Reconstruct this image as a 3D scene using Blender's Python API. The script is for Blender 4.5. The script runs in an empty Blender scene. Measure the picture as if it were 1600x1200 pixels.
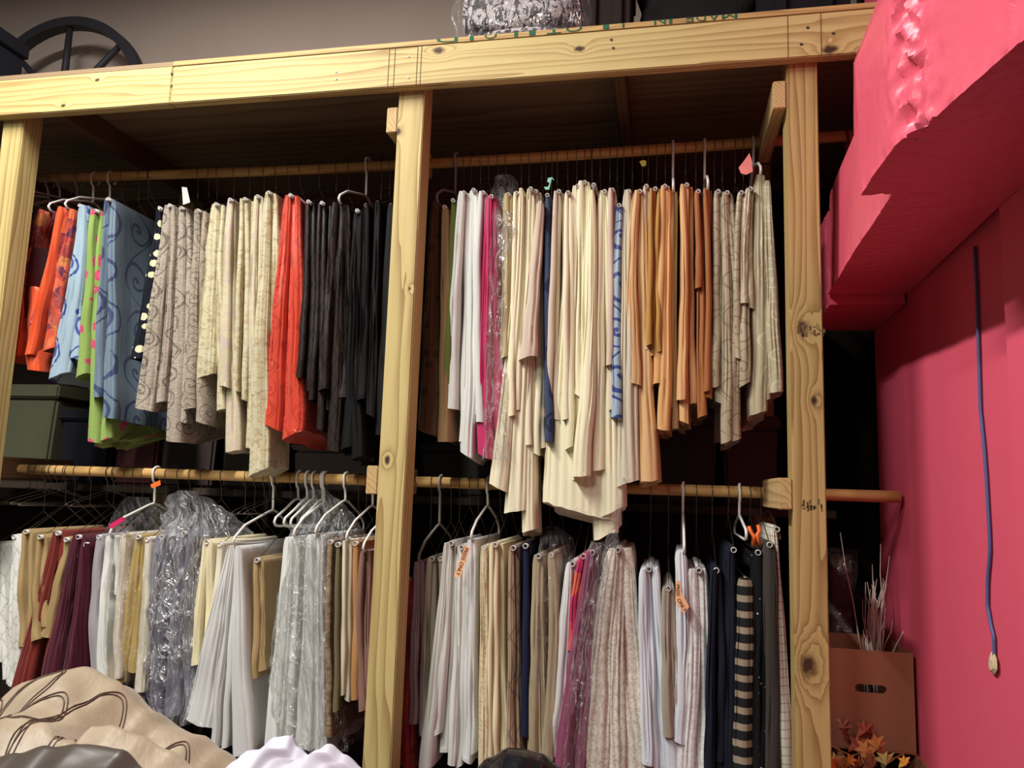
import bpy, bmesh, math, random
from mathutils import Vector, Matrix, noise
# ------------------------------------------------------------------ camera, world, lights
SC = bpy.context.scene
COL = SC.collection
EYE = 1.5
FPX = 1215.0
_eu = Vector((296, -9070, FPX)).normalized()
_ex = Vector((6063, 31, -FPX)); _ex = (_ex - _eu * _ex.dot(_eu)).normalized()
_ey = _ex.cross(_eu)
if _ey.z < 0: _ey = -_ey
cd = bpy.data.cameras.new('camera'); cam = bpy.data.objects.new('camera', cd); COL.objects.link(cam)
cd.sensor_width = 36; cd.lens = 36 * FPX / 1600; cd.clip_start = .02
_r = Vector((_ex.x, _ey.x, _eu.x)); _d = Vector((_ex.y, _ey.y, _eu.y)); _f = Vector((_ex.z, _ey.z, _eu.z))
cam.matrix_world = Matrix(((_r.x, -_d.x, -_f.x, 0), (_r.y, -_d.y, -_f.y, 0), (_r.z, -_d.z, -_f.z, EYE), (0, 0, 0, 1)))
SC.camera = cam
W = bpy.data.worlds.new('world'); SC.world = W; W.use_nodes = True
W.node_tree.nodes['Background'].inputs[0].default_value = (1, .97, .93, 1)
W.node_tree.nodes['Background'].inputs[1].default_value = .06
def area(name, loc, rot, sx, sy, e, col=(1, .985, .93)):
    l = bpy.data.lights.new(name, 'AREA'); l.shape = 'RECTANGLE'; l.size = sx; l.size_y = sy; l.energy = e; l.color = col
    o = bpy.data.objects.new(name, l); COL.objects.link(o); o.location = loc; o.rotation_euler = rot; return o
# ceiling fluorescent fixture over the aisle (long side runs towards the rack)
area('ceiling_tube_light', (-1.90, .68, EYE + 2.79), (0, 0, 0), .12, 1.75, 188)
area('rear_fill_light', (-1.90, -2.0, EYE + 2.79), (0, 0, 0), .12, 1.75, 130)  # added fill lamp behind the camera, lined up with the fixture
SC.view_settings.view_transform = 'Standard'; SC.view_settings.look = 'None'
SC.view_settings.exposure = 0.14; SC.view_settings.gamma = 1.0; SC.view_settings.use_curve_mapping = False

# ------------------------------------------------------------------ geometry helpers
def ray(u, v):
    c = Vector((u - 800, v - 600, FPX)); return Vector((_ex.dot(c), _ey.dot(c), _eu.dot(c)))
def at(u, v, Y):
    r = ray(u, v); p = r * (Y / r.y); p.z += EYE; return p
def atX(u, v, X):
    r = ray(u, v); p = r * (X / r.x); p.z += EYE; return p
def link(name, me, mat=None, parent=None, smooth=True):
    o = bpy.data.objects.new(name, me); COL.objects.link(o)
    if mat is not None: me.materials.append(mat)
    if parent is not None: o.parent = parent
    if smooth:
        me.polygons.foreach_set('use_smooth', [True] * len(me.polygons))
    return o
def bm_obj(name, bm, mat, parent=None, smooth=False):
    me = bpy.data.meshes.new(name); bm.normal_update(); bm.to_mesh(me); bm.free()
    return link(name, me, mat, parent, smooth)
def raw(name, vs, fs, mat, parent=None, smooth=True, uvs=None):
    me = bpy.data.meshes.new(name); me.from_pydata(vs, [], fs)
    if uvs:
        l = me.uv_layers.new(name='UVMap')
        for i, lp in enumerate(me.loops): l.data[i].uv = uvs[lp.vertex_index]
    me.update(); return link(name, me, mat, parent, smooth)
def tag(o, label, cat=None, group=None, kind=None):
    o['label'] = label
    if cat: o['category'] = cat
    if group: o['group'] = group
    if kind: o['kind'] = kind
    return o
def struct(o, label=None, cat=None):
    o['kind'] = 'structure'
    if label: o['label'] = label
    if cat: o['category'] = cat
    return o
def empty(name, loc):
    o = bpy.data.objects.new(name, None); COL.objects.link(o); o.location = loc; o.empty_display_size = .05; return o
def box_bm(bm, a, b, bev=0):
    r = bmesh.ops.create_cube(bm, size=1)
    for v in r['verts']:
        v.co = Vector([a[i] + (v.co[i] + .5) * (b[i] - a[i]) for i in range(3)])
    if bev:
        es = {e for v in r['verts'] for e in v.link_edges}
        bmesh.ops.bevel(bm, geom=list(es), offset=bev, segments=2, affect='EDGES')
def board(name, a, b, mat, parent=None, bev=.003):
    """box with its origin at its own centre so wood grain follows the board"""
    c = [(a[i] + b[i]) / 2 for i in range(3)]
    if parent is not None:
        pass
    bm = bmesh.new(); box_bm(bm, [a[i] - c[i] for i in range(3)], [b[i] - c[i] for i in range(3)], bev)
    o = bm_obj(name, bm, mat, None)
    if parent is not None:
        o.parent = parent; o.location = [c[i] - parent.location[i] for i in range(3)]
    else: o.location = c
    return o
def tube_geo(pts, r, n=6, closed=False, cap=True):
    """swept tube; r may be a float or list"""
    vs, fs = [], []; P = [Vector(p) for p in pts]; m = len(P); up0 = None
    for i, p in enumerate(P):
        a = P[(i - 1) % m] if (closed or i > 0) else p; b = P[(i + 1) % m] if (closed or i < m - 1) else p
        t = (b - a)
        t = t.normalized() if t.length > 1e-9 else Vector((0, 0, 1))
        if up0 is None: up0 = t.orthogonal().normalized()
        nn = (up0 - t * up0.dot(t))
        nn = nn.normalized() if nn.length > 1e-6 else t.orthogonal().normalized()
        up0 = nn; bb = t.cross(nn); rr = r[i] if isinstance(r, (list, tuple)) else r
        for k in range(n):
            an = 2 * math.pi * k / n; vs.append(p + (nn * math.cos(an) + bb * math.sin(an)) * rr)
    for i in range(m if closed else m - 1):
        j = (i + 1) % m
        for k in range(n): fs.append((i * n + k, i * n + (k + 1) % n, j * n + (k + 1) % n, j * n + k))
    if cap and not closed:
        fs.append(tuple(range(n - 1, -1, -1))); fs.append(tuple((m - 1) * n + k for k in range(n)))
    return vs, fs
def tube(name, pts, r, mat, parent=None, n=6, closed=False):
    off = Vector(parent.location) if parent is not None else Vector((0, 0, 0))
    vs, fs = tube_geo(pts, r, n, closed); return raw(name, [v - off for v in vs], fs, mat, parent)
def merge(geos):
    V, F = [], []
    for vs, fs in geos:
        b = len(V); V += list(vs); F += [tuple(b + i for i in f) for f in fs]
    return V, F
def hollow_tube(y0, y1, r0, r1, n=10):
    vs, fs = [], []
    for (y, r) in ((y0, r1), (y0, r0), (y1, r0), (y1, r1)):
        for k in range(n):
            a = 2 * math.pi * k / n; vs.append(Vector((math.cos(a) * r, y, math.sin(a) * r)))
    for s in range(4):
        t = (s + 1) % 4
        for k in range(n): fs.append((s * n + k, s * n + (k + 1) % n, t * n + (k + 1) % n, t * n + k))
    return vs, fs

# ------------------------------------------------------------------ materials
def srgb(c):
    return tuple(((x / 255) / 12.92 if x / 255 < .04045 else ((x / 255 + .055) / 1.055) ** 2.4) for x in c) + (1,)
class NT:
    def __init__(s, name):
        s.m = bpy.data.materials.new(name); s.m.use_nodes = True; s.t = s.m.node_tree; s.n = s.t.nodes; s.l = s.t.links
        s.b = s.n['Principled BSDF']; s.out = s.n['Material Output']
    def add(s, typ, ins=None, **kw):
        x = s.n.new(typ)
        for k, v in kw.items(): setattr(x, k, v)
        for k, v in (ins or {}).items():
            if hasattr(v, 'links'): s.l.new(v, x.inputs[k])
            else: x.inputs[k].default_value = v
        return x
    def math(s, op, a, b=0, c=None, clamp=False):
        d = {0: a, 1: b}
        if c is not None: d[2] = c
        return s.add('ShaderNodeMath', d, operation=op, use_clamp=clamp).outputs[0]
    def vmath(s, op, a, b=None):
        d = {0: a}
        if b is not None: d[1] = b
        return s.add('ShaderNodeVectorMath', d, operation=op)
    def mix(s, f, a, b): 
        x = s.n.new('ShaderNodeMix'); x.data_type = 'RGBA'
        for sock, v in ((x.inputs[0], f), (x.inputs[6], a), (x.inputs[7], b)):
            if hasattr(v, 'links'): s.l.new(v, sock)
            else: sock.default_value = v
        return x.outputs[2]
    def ramp(s, fac, stops, interp='LINEAR'):
        x = s.add('ShaderNodeValToRGB', {0: fac}); x.color_ramp.interpolation = interp
        e = x.color_ramp.elements
        while len(e) < len(stops): e.new(.5)
        for i, (p, c) in enumerate(stops): e[i].position = p; e[i].color = c
        return x.outputs[0]
    def noise(s, vec, scale, detail=3, rough=.55, dist=0):
        return s.add('ShaderNodeTexNoise', {'Vector': vec, 'Scale': scale, 'Detail': detail, 'Roughness': rough, 'Distortion': dist}).outputs[0]
    def uv(s): return s.add('ShaderNodeTexCoord').outputs['UV']
    def obj(s): return s.add('ShaderNodeTexCoord').outputs['Object']
    def scale(s, vec, sc): return s.vmath('MULTIPLY', vec, sc).outputs[0]
    def bump(s, h, strength=.4, dist=.004, normal=None):
        d = {'Height': h, 'Strength': strength, 'Distance': dist}
        if normal is not None: d['Normal'] = normal
        return s.add('ShaderNodeBump', d).outputs[0]
    def set(s, col=None, rough=None, metal=None, normal=None, spec=None, sheen=None, coat=None):
        for k, v in (('Base Color', col), ('Roughness', rough), ('Metallic', metal), ('Normal', normal), ('Specular IOR Level', spec), ('Sheen Weight', sheen), ('Coat Weight', coat)):
            if v is None: continue
            if hasattr(v, 'links'): s.l.new(v, s.b.inputs[k])
            else: s.b.inputs[k].default_value = v
        return s.m
def dim(c, k): return (c[0] * k, c[1] * k, c[2] * k, 1)

def wood(name, axis, light=(208, 188, 128), dark=(156, 120, 68), seed=0.0, ring=64, knots=()):
    t = NT(name); o = t.obj()
    info = t.add('ShaderNodeObjectInfo').outputs['Random']
    rv = t.add('ShaderNodeCombineXYZ', {0: t.math('MULTIPLY', info, 3.1), 1: t.math('MULTIPLY', info, 5.7), 2: t.math('MULTIPLY', info, 4.3)}).outputs[0]
    v = t.vmath('ADD', o, rv).outputs[0]
    s = [1, 1, 1]; s['xyz'.index(axis)] = .055
    ls = t.scale(v, s)
    warp = t.add('ShaderNodeTexNoise', {'Vector': ls, 'Scale': 9.0, 'Detail': 2.0, 'Roughness': .5})
    wv = t.vmath('SUBTRACT', warp.outputs['Color'], (.5, .5, .5)).outputs[0]
    vv = t.vmath('ADD', ls, t.scale(wv, (.09, .09, .09))).outputs[0]
    off = t.vmath('ADD', vv, (.05 + seed, .13, .09)).outputs[0]
    rr = t.vmath('LENGTH', t.scale(off, [0 if i == 'xyz'.index(axis) else 1 for i in range(3)])).outputs[1]
    rr = t.math('ADD', rr, t.math('MULTIPLY', t.noise(ls, 14, 2), .05))
    core = None; ai = 'xyz'.index(axis)
    for (kx, kz, kr) in knots:            # knots in board coordinates bend the grain around them
        q = t.vmath('SUBTRACT', o, (kx, 0, kz)).outputs[0]
        sc = [1 / kr, 0, 1 / kr]; sc[ai] *= .62
        q = t.vmath('ADD', t.scale(q, sc), t.scale(t.vmath('SUBTRACT', t.add('ShaderNodeTexNoise', {'Vector': o, 'Scale': 45.0, 'Detail': 2.0}).outputs['Color'], (.5, .5, .5)).outputs[0], (.9, 0, .9))).outputs[0]
        d = t.vmath('LENGTH', q).outputs[1]
        rr = t.math('ADD', rr, t.math('MULTIPLY', t.math('POWER', 2.718, t.math('MULTIPLY', t.math('MULTIPLY', d, d), -.22)), kr * 2.2))
        cc = t.math('SUBTRACT', 1.15, d, clamp=True); core = cc if core is None else t.math('MAXIMUM', core, cc)
    g = t.math('FRACT', t.math('MULTIPLY', rr, ring))
    g2 = t.math('POWER', g, 2.2)
    s2 = [70, 70, 70]; s2['xyz'.index(axis)] = 2.5
    fine = t.noise(t.scale(v, s2), 3.0, 3, .6)
    blot = t.noise(v, 3.5, 2)
    c = t.mix(g2, srgb(light), srgb(dark))
    c = t.mix(t.math('MULTIPLY', fine, .34), c, srgb([x * .68 for x in dark]))
    c = t.mix(t.math('MULTIPLY', blot, .30), c, srgb([min(255, x * 1.12) for x in light]))
    if core is not None: c = t.mix(t.math('MULTIPLY', core, 1.5, clamp=True), c, srgb((70, 44, 28)))
    h = t.math('ADD', t.math('MULTIPLY', g2, -.5), fine)
    return t.set(c, .62, 0, t.bump(h, .25, .0015), .3)
def plain(name, col, rough=.6, metal=0, spec=.4, var=.12, bscale=40, bstr=.15, sheen=0):
    t = NT(name); o = t.obj(); n = t.noise(o, bscale, 3)
    c = t.mix(n, dim(srgb(col), 1 - var), dim(srgb(col), 1 + var))
    return t.set(c, rough, metal, t.bump(n, bstr, .002), spec, sheen)

def scroll_mask(t, uv, sc, w=.085, turns=1.5):
    d = t.add('ShaderNodeTexNoise', {'Vector': uv, 'Scale': sc * .8, 'Detail': 1.0}).outputs['Color']
    v0 = t.vmath('ADD', t.scale(uv, (sc, sc, sc)), t.scale(t.vmath('SUBTRACT', d, (.5, .5, .5)).outputs[0], (.5, .5, 0))).outputs[0]
    cell = t.vmath('FLOOR', v0).outputs[0]
    fr = t.vmath('SUBTRACT', t.vmath('FRACTION', v0).outputs[0], (.5, .5, 0)).outputs[0]
    sx = t.add('ShaderNodeSeparateXYZ', {0: fr}); x, y = sx.outputs[0], sx.outputs[1]
    r = t.math('SQRT', t.math('ADD', t.math('MULTIPLY', x, x), t.math('MULTIPLY', y, y)))
    th = t.math('DIVIDE', t.math('ARCTAN2', y, x), 2 * math.pi)
    wn = t.add('ShaderNodeTexWhiteNoise', {'Vector': cell}).outputs['Value']
    s = t.math('FRACT', t.math('ADD', t.math('ADD', th, wn), t.math('MULTIPLY', r, turns * 2.4)))
    band = t.math('LESS_THAN', t.math('ABSOLUTE', t.math('SUBTRACT', s, .5)), w * turns * 1.9)
    disc = t.math('LESS_THAN', r, .40)
    m1 = t.math('MULTIPLY', band, disc)
    dot = t.math('LESS_THAN', r, w * 1.1)
    s0 = t.add('ShaderNodeSeparateXYZ', {0: v0})
    vine = t.math('LESS_THAN', t.math('ABSOLUTE', t.math('SUBTRACT', x, t.math('MULTIPLY', t.math('SINE', t.math('MULTIPLY', s0.outputs[1], math.pi)), .42))), w * .62)
    return t.math('MAXIMUM', t.math('MAXIMUM', m1, dot), vine)

MATS = {}
def fabric(key, col, pat='plain', col2=None, sc=8, rough=.75, sheen=.15, spec=.25, wr=.5, w=.085, cols=None, border=None):
    t = NT('fabric_' + key); uv = t.uv()
    def ds(c):
        g = .3 * c[0] + .59 * c[1] + .11 * c[2]; return [x + (g - x) * .16 for x in c]
    col = ds(col); col2 = ds(col2) if col2 else None; cols = [ds(x) for x in cols] if cols else None
    base = srgb(col); c2 = srgb(col2) if col2 else dim(base, .6)
    wave = t.noise(t.scale(uv, (34, 5, 1)), 1.0, 3, .55, .4)       # long vertical creases
    weave = t.noise(t.scale(uv, (500, 160, 1)), 1.0, 2)
    soft = t.noise(t.scale(uv, (5, 3, 1)), 1.0, 2)
    c = t.mix(weave, dim(base, .90), dim(base, 1.08))
    c = t.mix(soft, c, t.mix(.5, c, dim(base, .86)))
    h = t.math('ADD', t.math('MULTIPLY', wave, .8), t.math('MULTIPLY', weave, .06)); dist = .010 * wr; bs = .55
    if pat == 'scroll':
        m = scroll_mask(t, uv, sc, w); c = t.mix(m, c, c2); h = t.math('ADD', h, t.math('MULTIPLY', m, .25))
    elif pat == 'floral':
        d = t.noise(uv, sc * .7, 2)
        vv = t.vmath('ADD', t.scale(uv, (sc, sc * .7, 1)), t.add('ShaderNodeCombineXYZ', {0: d, 1: t.noise(uv, sc, 3), 2: 0.0}).outputs[0]).outputs[0]
        vo = t.add('ShaderNodeTexVoronoi', {'Vector': vv, 'Scale': 2.6}); n = t.add('ShaderNodeSeparateXYZ', {0: vo.outputs['Color']}).outputs[0]
        n = t.math('ADD', t.math('MULTIPLY', n, .75), t.math('MULTIPLY', t.noise(vv, 6, 3), .25))
        c = t.ramp(n, [(i / (len(cols) - 1) * .9 + .05, srgb(x)) for i, x in enumerate(cols)])
        if border:
            sv = t.add('ShaderNodeSeparateXYZ', {0: uv}).outputs[1]
            c = t.mix(t.math('GREATER_THAN', sv, border[0]), c, srgb(border[1]))
    elif pat == 'pintuck':
        sp = t.add('ShaderNodeSeparateXYZ', {0: t.scale(uv, (sc, sc * .55, 1))})
        wob = t.math('MULTIPLY', soft, .5)
        a = t.math('FRACT', t.math('ADD', t.math('ADD', sp.outputs[0], sp.outputs[1]), wob)); b = t.math('FRACT', t.math('SUBTRACT', t.math('SUBTRACT', sp.outputs[0], sp.outputs[1]), wob))
        la = t.math('LESS_THAN', t.math('ABSOLUTE', t.math('SUBTRACT', a, .5)), w); lb = t.math('LESS_THAN', t.math('ABSOLUTE', t.math('SUBTRACT', b, .5)), w)
        m = t.math('MAXIMUM', la, lb); c = t.mix(t.math('MULTIPLY', m, .8), c, c2); h = t.math('ADD', h, t.math('MULTIPLY', m, .5))
    elif pat == 'stripe':
        sp = t.add('ShaderNodeSeparateXYZ', {0: uv}).outputs[1]
        m = t.math('LESS_THAN', t.math('FRACT', t.math('MULTIPLY', sp, sc)), .42); c = t.mix(m, c, c2)
    elif pat == 'check':
        sp = t.add('ShaderNodeSeparateXYZ', {0: t.scale(uv, (sc, sc, 1))})
        m = t.math('MAXIMUM', t.math('LESS_THAN', t.math('FRACT', sp.outputs[0]), w), t.math('LESS_THAN', t.math('FRACT', sp.outputs[1]), w)); c = t.mix(t.math('MULTIPLY', m, .75), c, c2)
    elif pat == 'dots':
        vo = t.add('ShaderNodeTexVoronoi', {'Vector': uv, 'Scale': float(sc), 'Randomness': .55}).outputs['Distance']
        c = t.mix(t.math('LESS_THAN', vo, w), c, c2)
    elif pat == 'flower':
        dn = t.add('ShaderNodeTexNoise', {'Vector': uv, 'Scale': 60.0, 'Detail': 2.0}).outputs['Color']
        vo = t.add('ShaderNodeTexVoronoi', {'Vector': t.vmath('ADD', uv, t.scale(dn, (.022, .022, 0))).outputs[0], 'Scale': float(sc), 'Randomness': 1.0}).outputs['Distance']
        c = t.mix(t.math('LESS_THAN', vo, w), c, c2); c = t.mix(t.math('LESS_THAN', vo, w * .5), c, dim(c2, 1.7))
    elif pat == 'lace':
        vo = t.add('ShaderNodeTexVoronoi', {'Vector': t.vmath('ADD', uv, t.scale(t.add('ShaderNodeTexNoise', {'Vector': uv, 'Scale': 30.0}).outputs['Color'], (.03, .03, 0))).outputs[0], 'Scale': float(sc)}, feature='DISTANCE_TO_EDGE').outputs['Distance']
        m = t.math('LESS_THAN', vo, .13); m2 = scroll_mask(t, uv, sc * .42, .10)
        mm = t.math('MAXIMUM', t.math('MULTIPLY', m, .55), m2)
        c = t.mix(mm, c2, c); h = t.math('ADD', h, t.math('MULTIPLY', mm, .55)); dist *= 1.1
    elif pat == 'crinkle':
        cr = t.noise(t.scale(uv, (45, 150, 1)), 1.0, 3, .65, 1.8)
        m = scroll_mask(t, uv, sc, w); c = t.mix(t.math('MULTIPLY', t.math('SUBTRACT', 1.25, t.math('MULTIPLY', cr, 1.5), clamp=True), .85), c, dim(base, .30)); c = t.mix(t.math('MULTIPLY', m, .7), c, c2)
        h = t.math('ADD', h, t.math('MULTIPLY', cr, 1.6))
    elif pat == 'jacquard':
        n = t.noise(t.scale(uv, (sc, sc * 1.4, 1)), 2.2, 4, .6, 1.4); cr = t.noise(t.scale(uv, (120, 300, 1)), 1.0, 2, .6, 1.0)
        c = t.ramp(n, [(.36, c2), (.5, base), (.62, srgb(cols[0]) if cols else base)]); c = t.mix(t.math('MULTIPLY', cr, .3), c, dim(base, .5)); h = t.math('ADD', h, t.math('MULTIPLY', cr, .35))
    elif pat == 'shantung':
        cr = t.noise(t.scale(uv, (420, 22, 1)), 1.0, 3, .6); c = t.mix(t.math('MULTIPLY', cr, .45), c, c2)
    if sum(col) < 150: sheen = 0.0; spec = min(spec, .3) if rough < .5 else .12
    m = t.set(c, rough, 0, t.bump(h, bs, dist), spec, sheen); MATS[key] = m; return m

def film(key, tint=(225, 228, 235), dens=.20, sc=1.0):
    t = NT('plastic_film_' + key); o = t.uv()
    d = t.add('ShaderNodeTexNoise', {'Vector': o, 'Scale': 9.0 * sc, 'Detail': 2.0}).outputs['Color']
    vv = t.vmath('ADD', t.scale(o, (1, .28, 1)), t.scale(d, (.07, .10, 0))).outputs[0]
    n1 = t.noise(vv, 24 * sc, 4, .6, .5); n2 = t.noise(vv, 70 * sc, 2, .5, .8)
    rid = t.math('SUBTRACT', 1, t.math('MULTIPLY', t.math('ABSOLUTE', t.math('SUBTRACT', n1, .5)), 4.0), clamp=True)
    h = t.math('ADD', rid, t.math('MULTIPLY', n2, .5))
    nb = t.bump(h, 1.0, .03)
    gl = t.add('ShaderNodeBsdfGlossy', {'Color': (1, 1, 1, 1), 'Roughness': .17, 'Normal': nb}).outputs[0]
    di = t.add('ShaderNodeBsdfDiffuse', {'Color': srgb(tint), 'Normal': nb}).outputs[0]
    tr = t.add('ShaderNodeBsdfTransparent', {'Color': (.985, .985, .99, 1)}).outputs[0]
    ts = t.add('ShaderNodeBsdfTranslucent', {'Color': srgb(tint)}).outputs[0]
    d2 = t.add('ShaderNodeMixShader', {0: .4, 1: di, 2: ts}).outputs[0]
    surf = t.add('ShaderNodeMixShader', {0: .5, 1: d2, 2: gl}).outputs[0]
    fac = t.math('ADD', dens * .45, t.math('MULTIPLY', t.math('POWER', rid, 6), dens * 3.6), clamp=True)  # extra white opacity along crease ridges stands in for highlights
    mx = t.add('ShaderNodeMixShader', {0: fac, 1: tr, 2: surf}).outputs[0]
    t.l.new(mx, t.out.inputs[0]); MATS[key] = t.m; return t.m

WX = wood('pine_lengthwise_x', 'x'); WY = wood('pine_lengthwise_y', 'y', (206, 176, 124), (164, 124, 76)); WZ = wood('pine_lengthwise_z', 'z', (214, 192, 130), (152, 114, 62))
WROD = wood('pine_dowel', 'x', (214, 172, 108), (176, 128, 72), ring=60)
WJX = wood('rear_pine_shaded', 'x', (112, 84, 58), (78, 56, 38)); WJ = wood('joist_pine_shaded', 'y', (112, 84, 58), (78, 56, 38)); WPLY = wood('plywood', 'x', (150, 126, 98), (110, 86, 64), ring=22)  # joist and rear pine are darkened copies, shade put into the colour
WPLYE = wood('plywood_edge', 'x', (206, 172, 112), (150, 112, 66), ring=150)
M_knot = plain('knot', (92, 60, 38), .7, var=.35, bscale=160); M_ring = plain('knot_ring', (186, 150, 92), .7, var=.25, bscale=150); M_screw = plain('screw_steel', (96, 90, 82), .4, .6)
M_wire = plain('hanger_wire', (104, 96, 88), .38, .85, .5); M_plw = plain('white_plastic', (226, 222, 216), .32, 0, .5, .04); M_plg = plain('grey_plastic', (148, 142, 136), .4, 0, .4, .06)
M_plr = plain('red_plastic', (130, 34, 52), .4); M_plo = plain('orange_plastic', (226, 104, 40), .4)
M_card = plain('cardboard_tube', (206, 200, 196), .8, 0, .2, .06)
M_pink = plain('pink_paint', (224, 88, 112), .62, 0, .3, .03, 18, .05)
M_black = plain('black_ink', (24, 22, 22), .8); M_green = plain('stencil_green', (30, 96, 66), .8)
# ------------------------------------------------------------------ constants of the rack
YB = 2.28; YP = 2.32; YR = 2.68; YF = 2.47; ZB = EYE + 1.297; ZT = EYE + 1.437; RR = .019
ZU = EYE + 1.214; ZL = EYE + .012; XW = .735
POSTS = [(-2.44, -2.351), (-.887, -.798), (.346, .435)]
# ------------------------------------------------------------------ the setting
def sbox(name, a, b, mat, label=None, cat=None, bev=0):
    bm = bmesh.new(); box_bm(bm, a, b, bev); return struct(bm_obj(name, bm, mat), label, cat)
M_floor = plain('concrete_floor', (58, 54, 52), .8)
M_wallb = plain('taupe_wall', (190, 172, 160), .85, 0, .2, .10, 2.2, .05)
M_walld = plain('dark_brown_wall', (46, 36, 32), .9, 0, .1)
sbox('floor', (-5, -3, -.05), (2, 4.2, 0), M_floor, 'grey concrete floor under the rack', 'floor')
sbox('wall_back', (-5.2, 3.60, 0), (2, 3.70, 4.6), M_wallb, 'taupe painted wall behind the top shelf', 'wall')
sbox('wall_rear_shade', (-5.2, 3.54, 0), (XW + .12, 3.60, ZT - .02), M_walld, 'added dark brown panel standing in for shade behind the hanging clothes', 'wall')  # added panel, its dark colour stands in for shade below the shelf
sbox('wall_right', (XW, 1.25, 0), (XW + .12, 2.975, 4.3), M_pink, 'bright pink side wall beside the rack', 'wall')
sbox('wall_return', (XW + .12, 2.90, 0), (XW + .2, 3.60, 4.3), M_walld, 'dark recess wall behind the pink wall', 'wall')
# pink pilaster with a rounded edge at the near end of the pink wall
bm = bmesh.new(); box_bm(bm, (XW - .028, 1.25, 0), (XW + .02, 1.815, 4.3), .012)
struct(bm_obj('trim_1', bm, M_pink, smooth=False), 'rounded pink pilaster at the near end of the pink wall', 'pilaster')

# ------------------------------------------------------------------ the rack
rack = empty('garment_rack', (-.9, YB, 0)); tag(rack, 'tall two tier rack of raw yellow pine lumber with wooden rails', 'clothes rack')
RX0 = -4.3  # unseen run of beam and shelf past the left, added to block light
joint = at(270, 110, YB).x
KN = [(152, 125, .007, YB, 0), (99, 165, .007, YB, 0), (686, 79, .014, YB, 1), (905, 76, .011, YB, 1), (1297, 77, .016, YB, 1), (605, 719, .010, YP, 3), (622, 205, .009, YP, 3), (640, 451, .005, YP, 3), (1253, 512, .016, YP, 4), (1262, 1040, .022, YP, 4), (1272, 626, .010, YP, 4)]
def kboard(idx, name, a, b, axis, **kw):
    c = [(a[i] + b[i]) / 2 for i in range(3)]; ks = []
    for u, v, r, Y, j in KN:
        if j == idx: p = at(u, v, Y); ks.append((p.x - c[0], p.z - c[2], r))
    board(name, a, b, wood('pine_%s_%d' % (name, idx), axis, knots=ks, **kw), rack)
kboard(0, 'beam', (RX0, YB, ZB), (joint - .001, YP, ZT), 'x')
kboard(1, 'beam', (joint, YB + .001, ZB + .001), (.735, YP, ZT - .001), 'x')
for i, (a, b) in enumerate(POSTS):
    kboard(2 + i, 'post', (a, YP, 0), (b, YP + .089, ZT), 'z', light=((204, 184, 124), (206, 186, 126), (194, 166, 108))[i], dark=((146, 108, 58), (144, 108, 58), (124, 86, 44))[i])  # right post coloured darker to stand in for light falloff
board('shelf_panel', (RX0, YB + .002, ZT), (-.2, 3.50, ZT + .018), WPLY, rack, .001)
board('shelf_panel', (-.199, YB + .002, ZT), (.735, 3.50, ZT + .018), WPLY, rack, .001)
board('panel_edge', (joint, YB, ZT), (.72, YB + .004, ZT + .0175), WPLYE, rack, .0008)
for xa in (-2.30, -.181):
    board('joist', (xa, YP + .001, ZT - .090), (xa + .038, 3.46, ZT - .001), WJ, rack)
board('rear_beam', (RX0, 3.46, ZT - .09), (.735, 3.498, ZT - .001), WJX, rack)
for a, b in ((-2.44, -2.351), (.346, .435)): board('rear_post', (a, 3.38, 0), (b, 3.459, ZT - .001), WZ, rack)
# rail blocks beside the posts
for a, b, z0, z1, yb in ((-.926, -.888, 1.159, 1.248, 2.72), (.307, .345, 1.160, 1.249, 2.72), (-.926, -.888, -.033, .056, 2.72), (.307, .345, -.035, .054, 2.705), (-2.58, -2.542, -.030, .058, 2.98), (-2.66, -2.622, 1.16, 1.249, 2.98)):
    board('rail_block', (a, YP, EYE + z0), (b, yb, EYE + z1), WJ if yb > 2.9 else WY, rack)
def rail(x0, x1, z, sag):
    pts = [Vector((x0 + (x1 - x0) * i / 24, YR, z - sag * math.sin(math.pi * i / 24))) for i in range(25)]
    return tube('rail', pts, RR, WROD, rack, 14)
rail(-2.60, .73, ZU + .016, .026); rail(-2.53, .722, ZL, .0)
# screws, knots and pencil lines on the lumber
def disc(name, c, nrm, ra, rb, mat, th=.0008, n=12):
    off = Vector(rack.location); nrm = Vector(nrm); ux = Vector((1, 0, 0)) if abs(nrm.x) < .5 else Vector((0, 1, 0)); uz = Vector((0, 0, 1))
    vs, fs = [], []
    for k in range(n):
        a = 2 * math.pi * k / n; q = 1 + .13 * math.sin(3 * a + c.x * 40); vs.append(c - off + ux * math.cos(a) * ra * q + uz * math.sin(a) * rb * q + nrm * th)
    for k in range(n): vs.append(Vector(vs[k]) - nrm * (th + .002))
    fs.append(tuple(range(n))); fs += [(k, (k + 1) % n, n + (k + 1) % n, n + k) for k in range(n)]
    return raw(name, vs, fs, mat, rack, False)
FN = (0, -1, 0)
for u, v in ((268, 115), (268, 134), (525, 112), (525, 123), (638, 88), (638, 121), (955, 62), (958, 75), (1262, 43), (1252, 69), (1302, 52)):
    disc('screw', at(u, v, YB), FN, .0048, .0042, M_screw, .0006, 8)
M_pencil = plain('pencil', (110, 92, 62), .8)
for u in (609, 618, 653, 659, 1231, 1283):
    a = at(u, 70, YB); board('pencil_line', (a.x - .0007, YB - .0005, ZB + .004), (a.x + .0007, YB + .001, ZT - .003), M_pencil, rack, 0)
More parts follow.
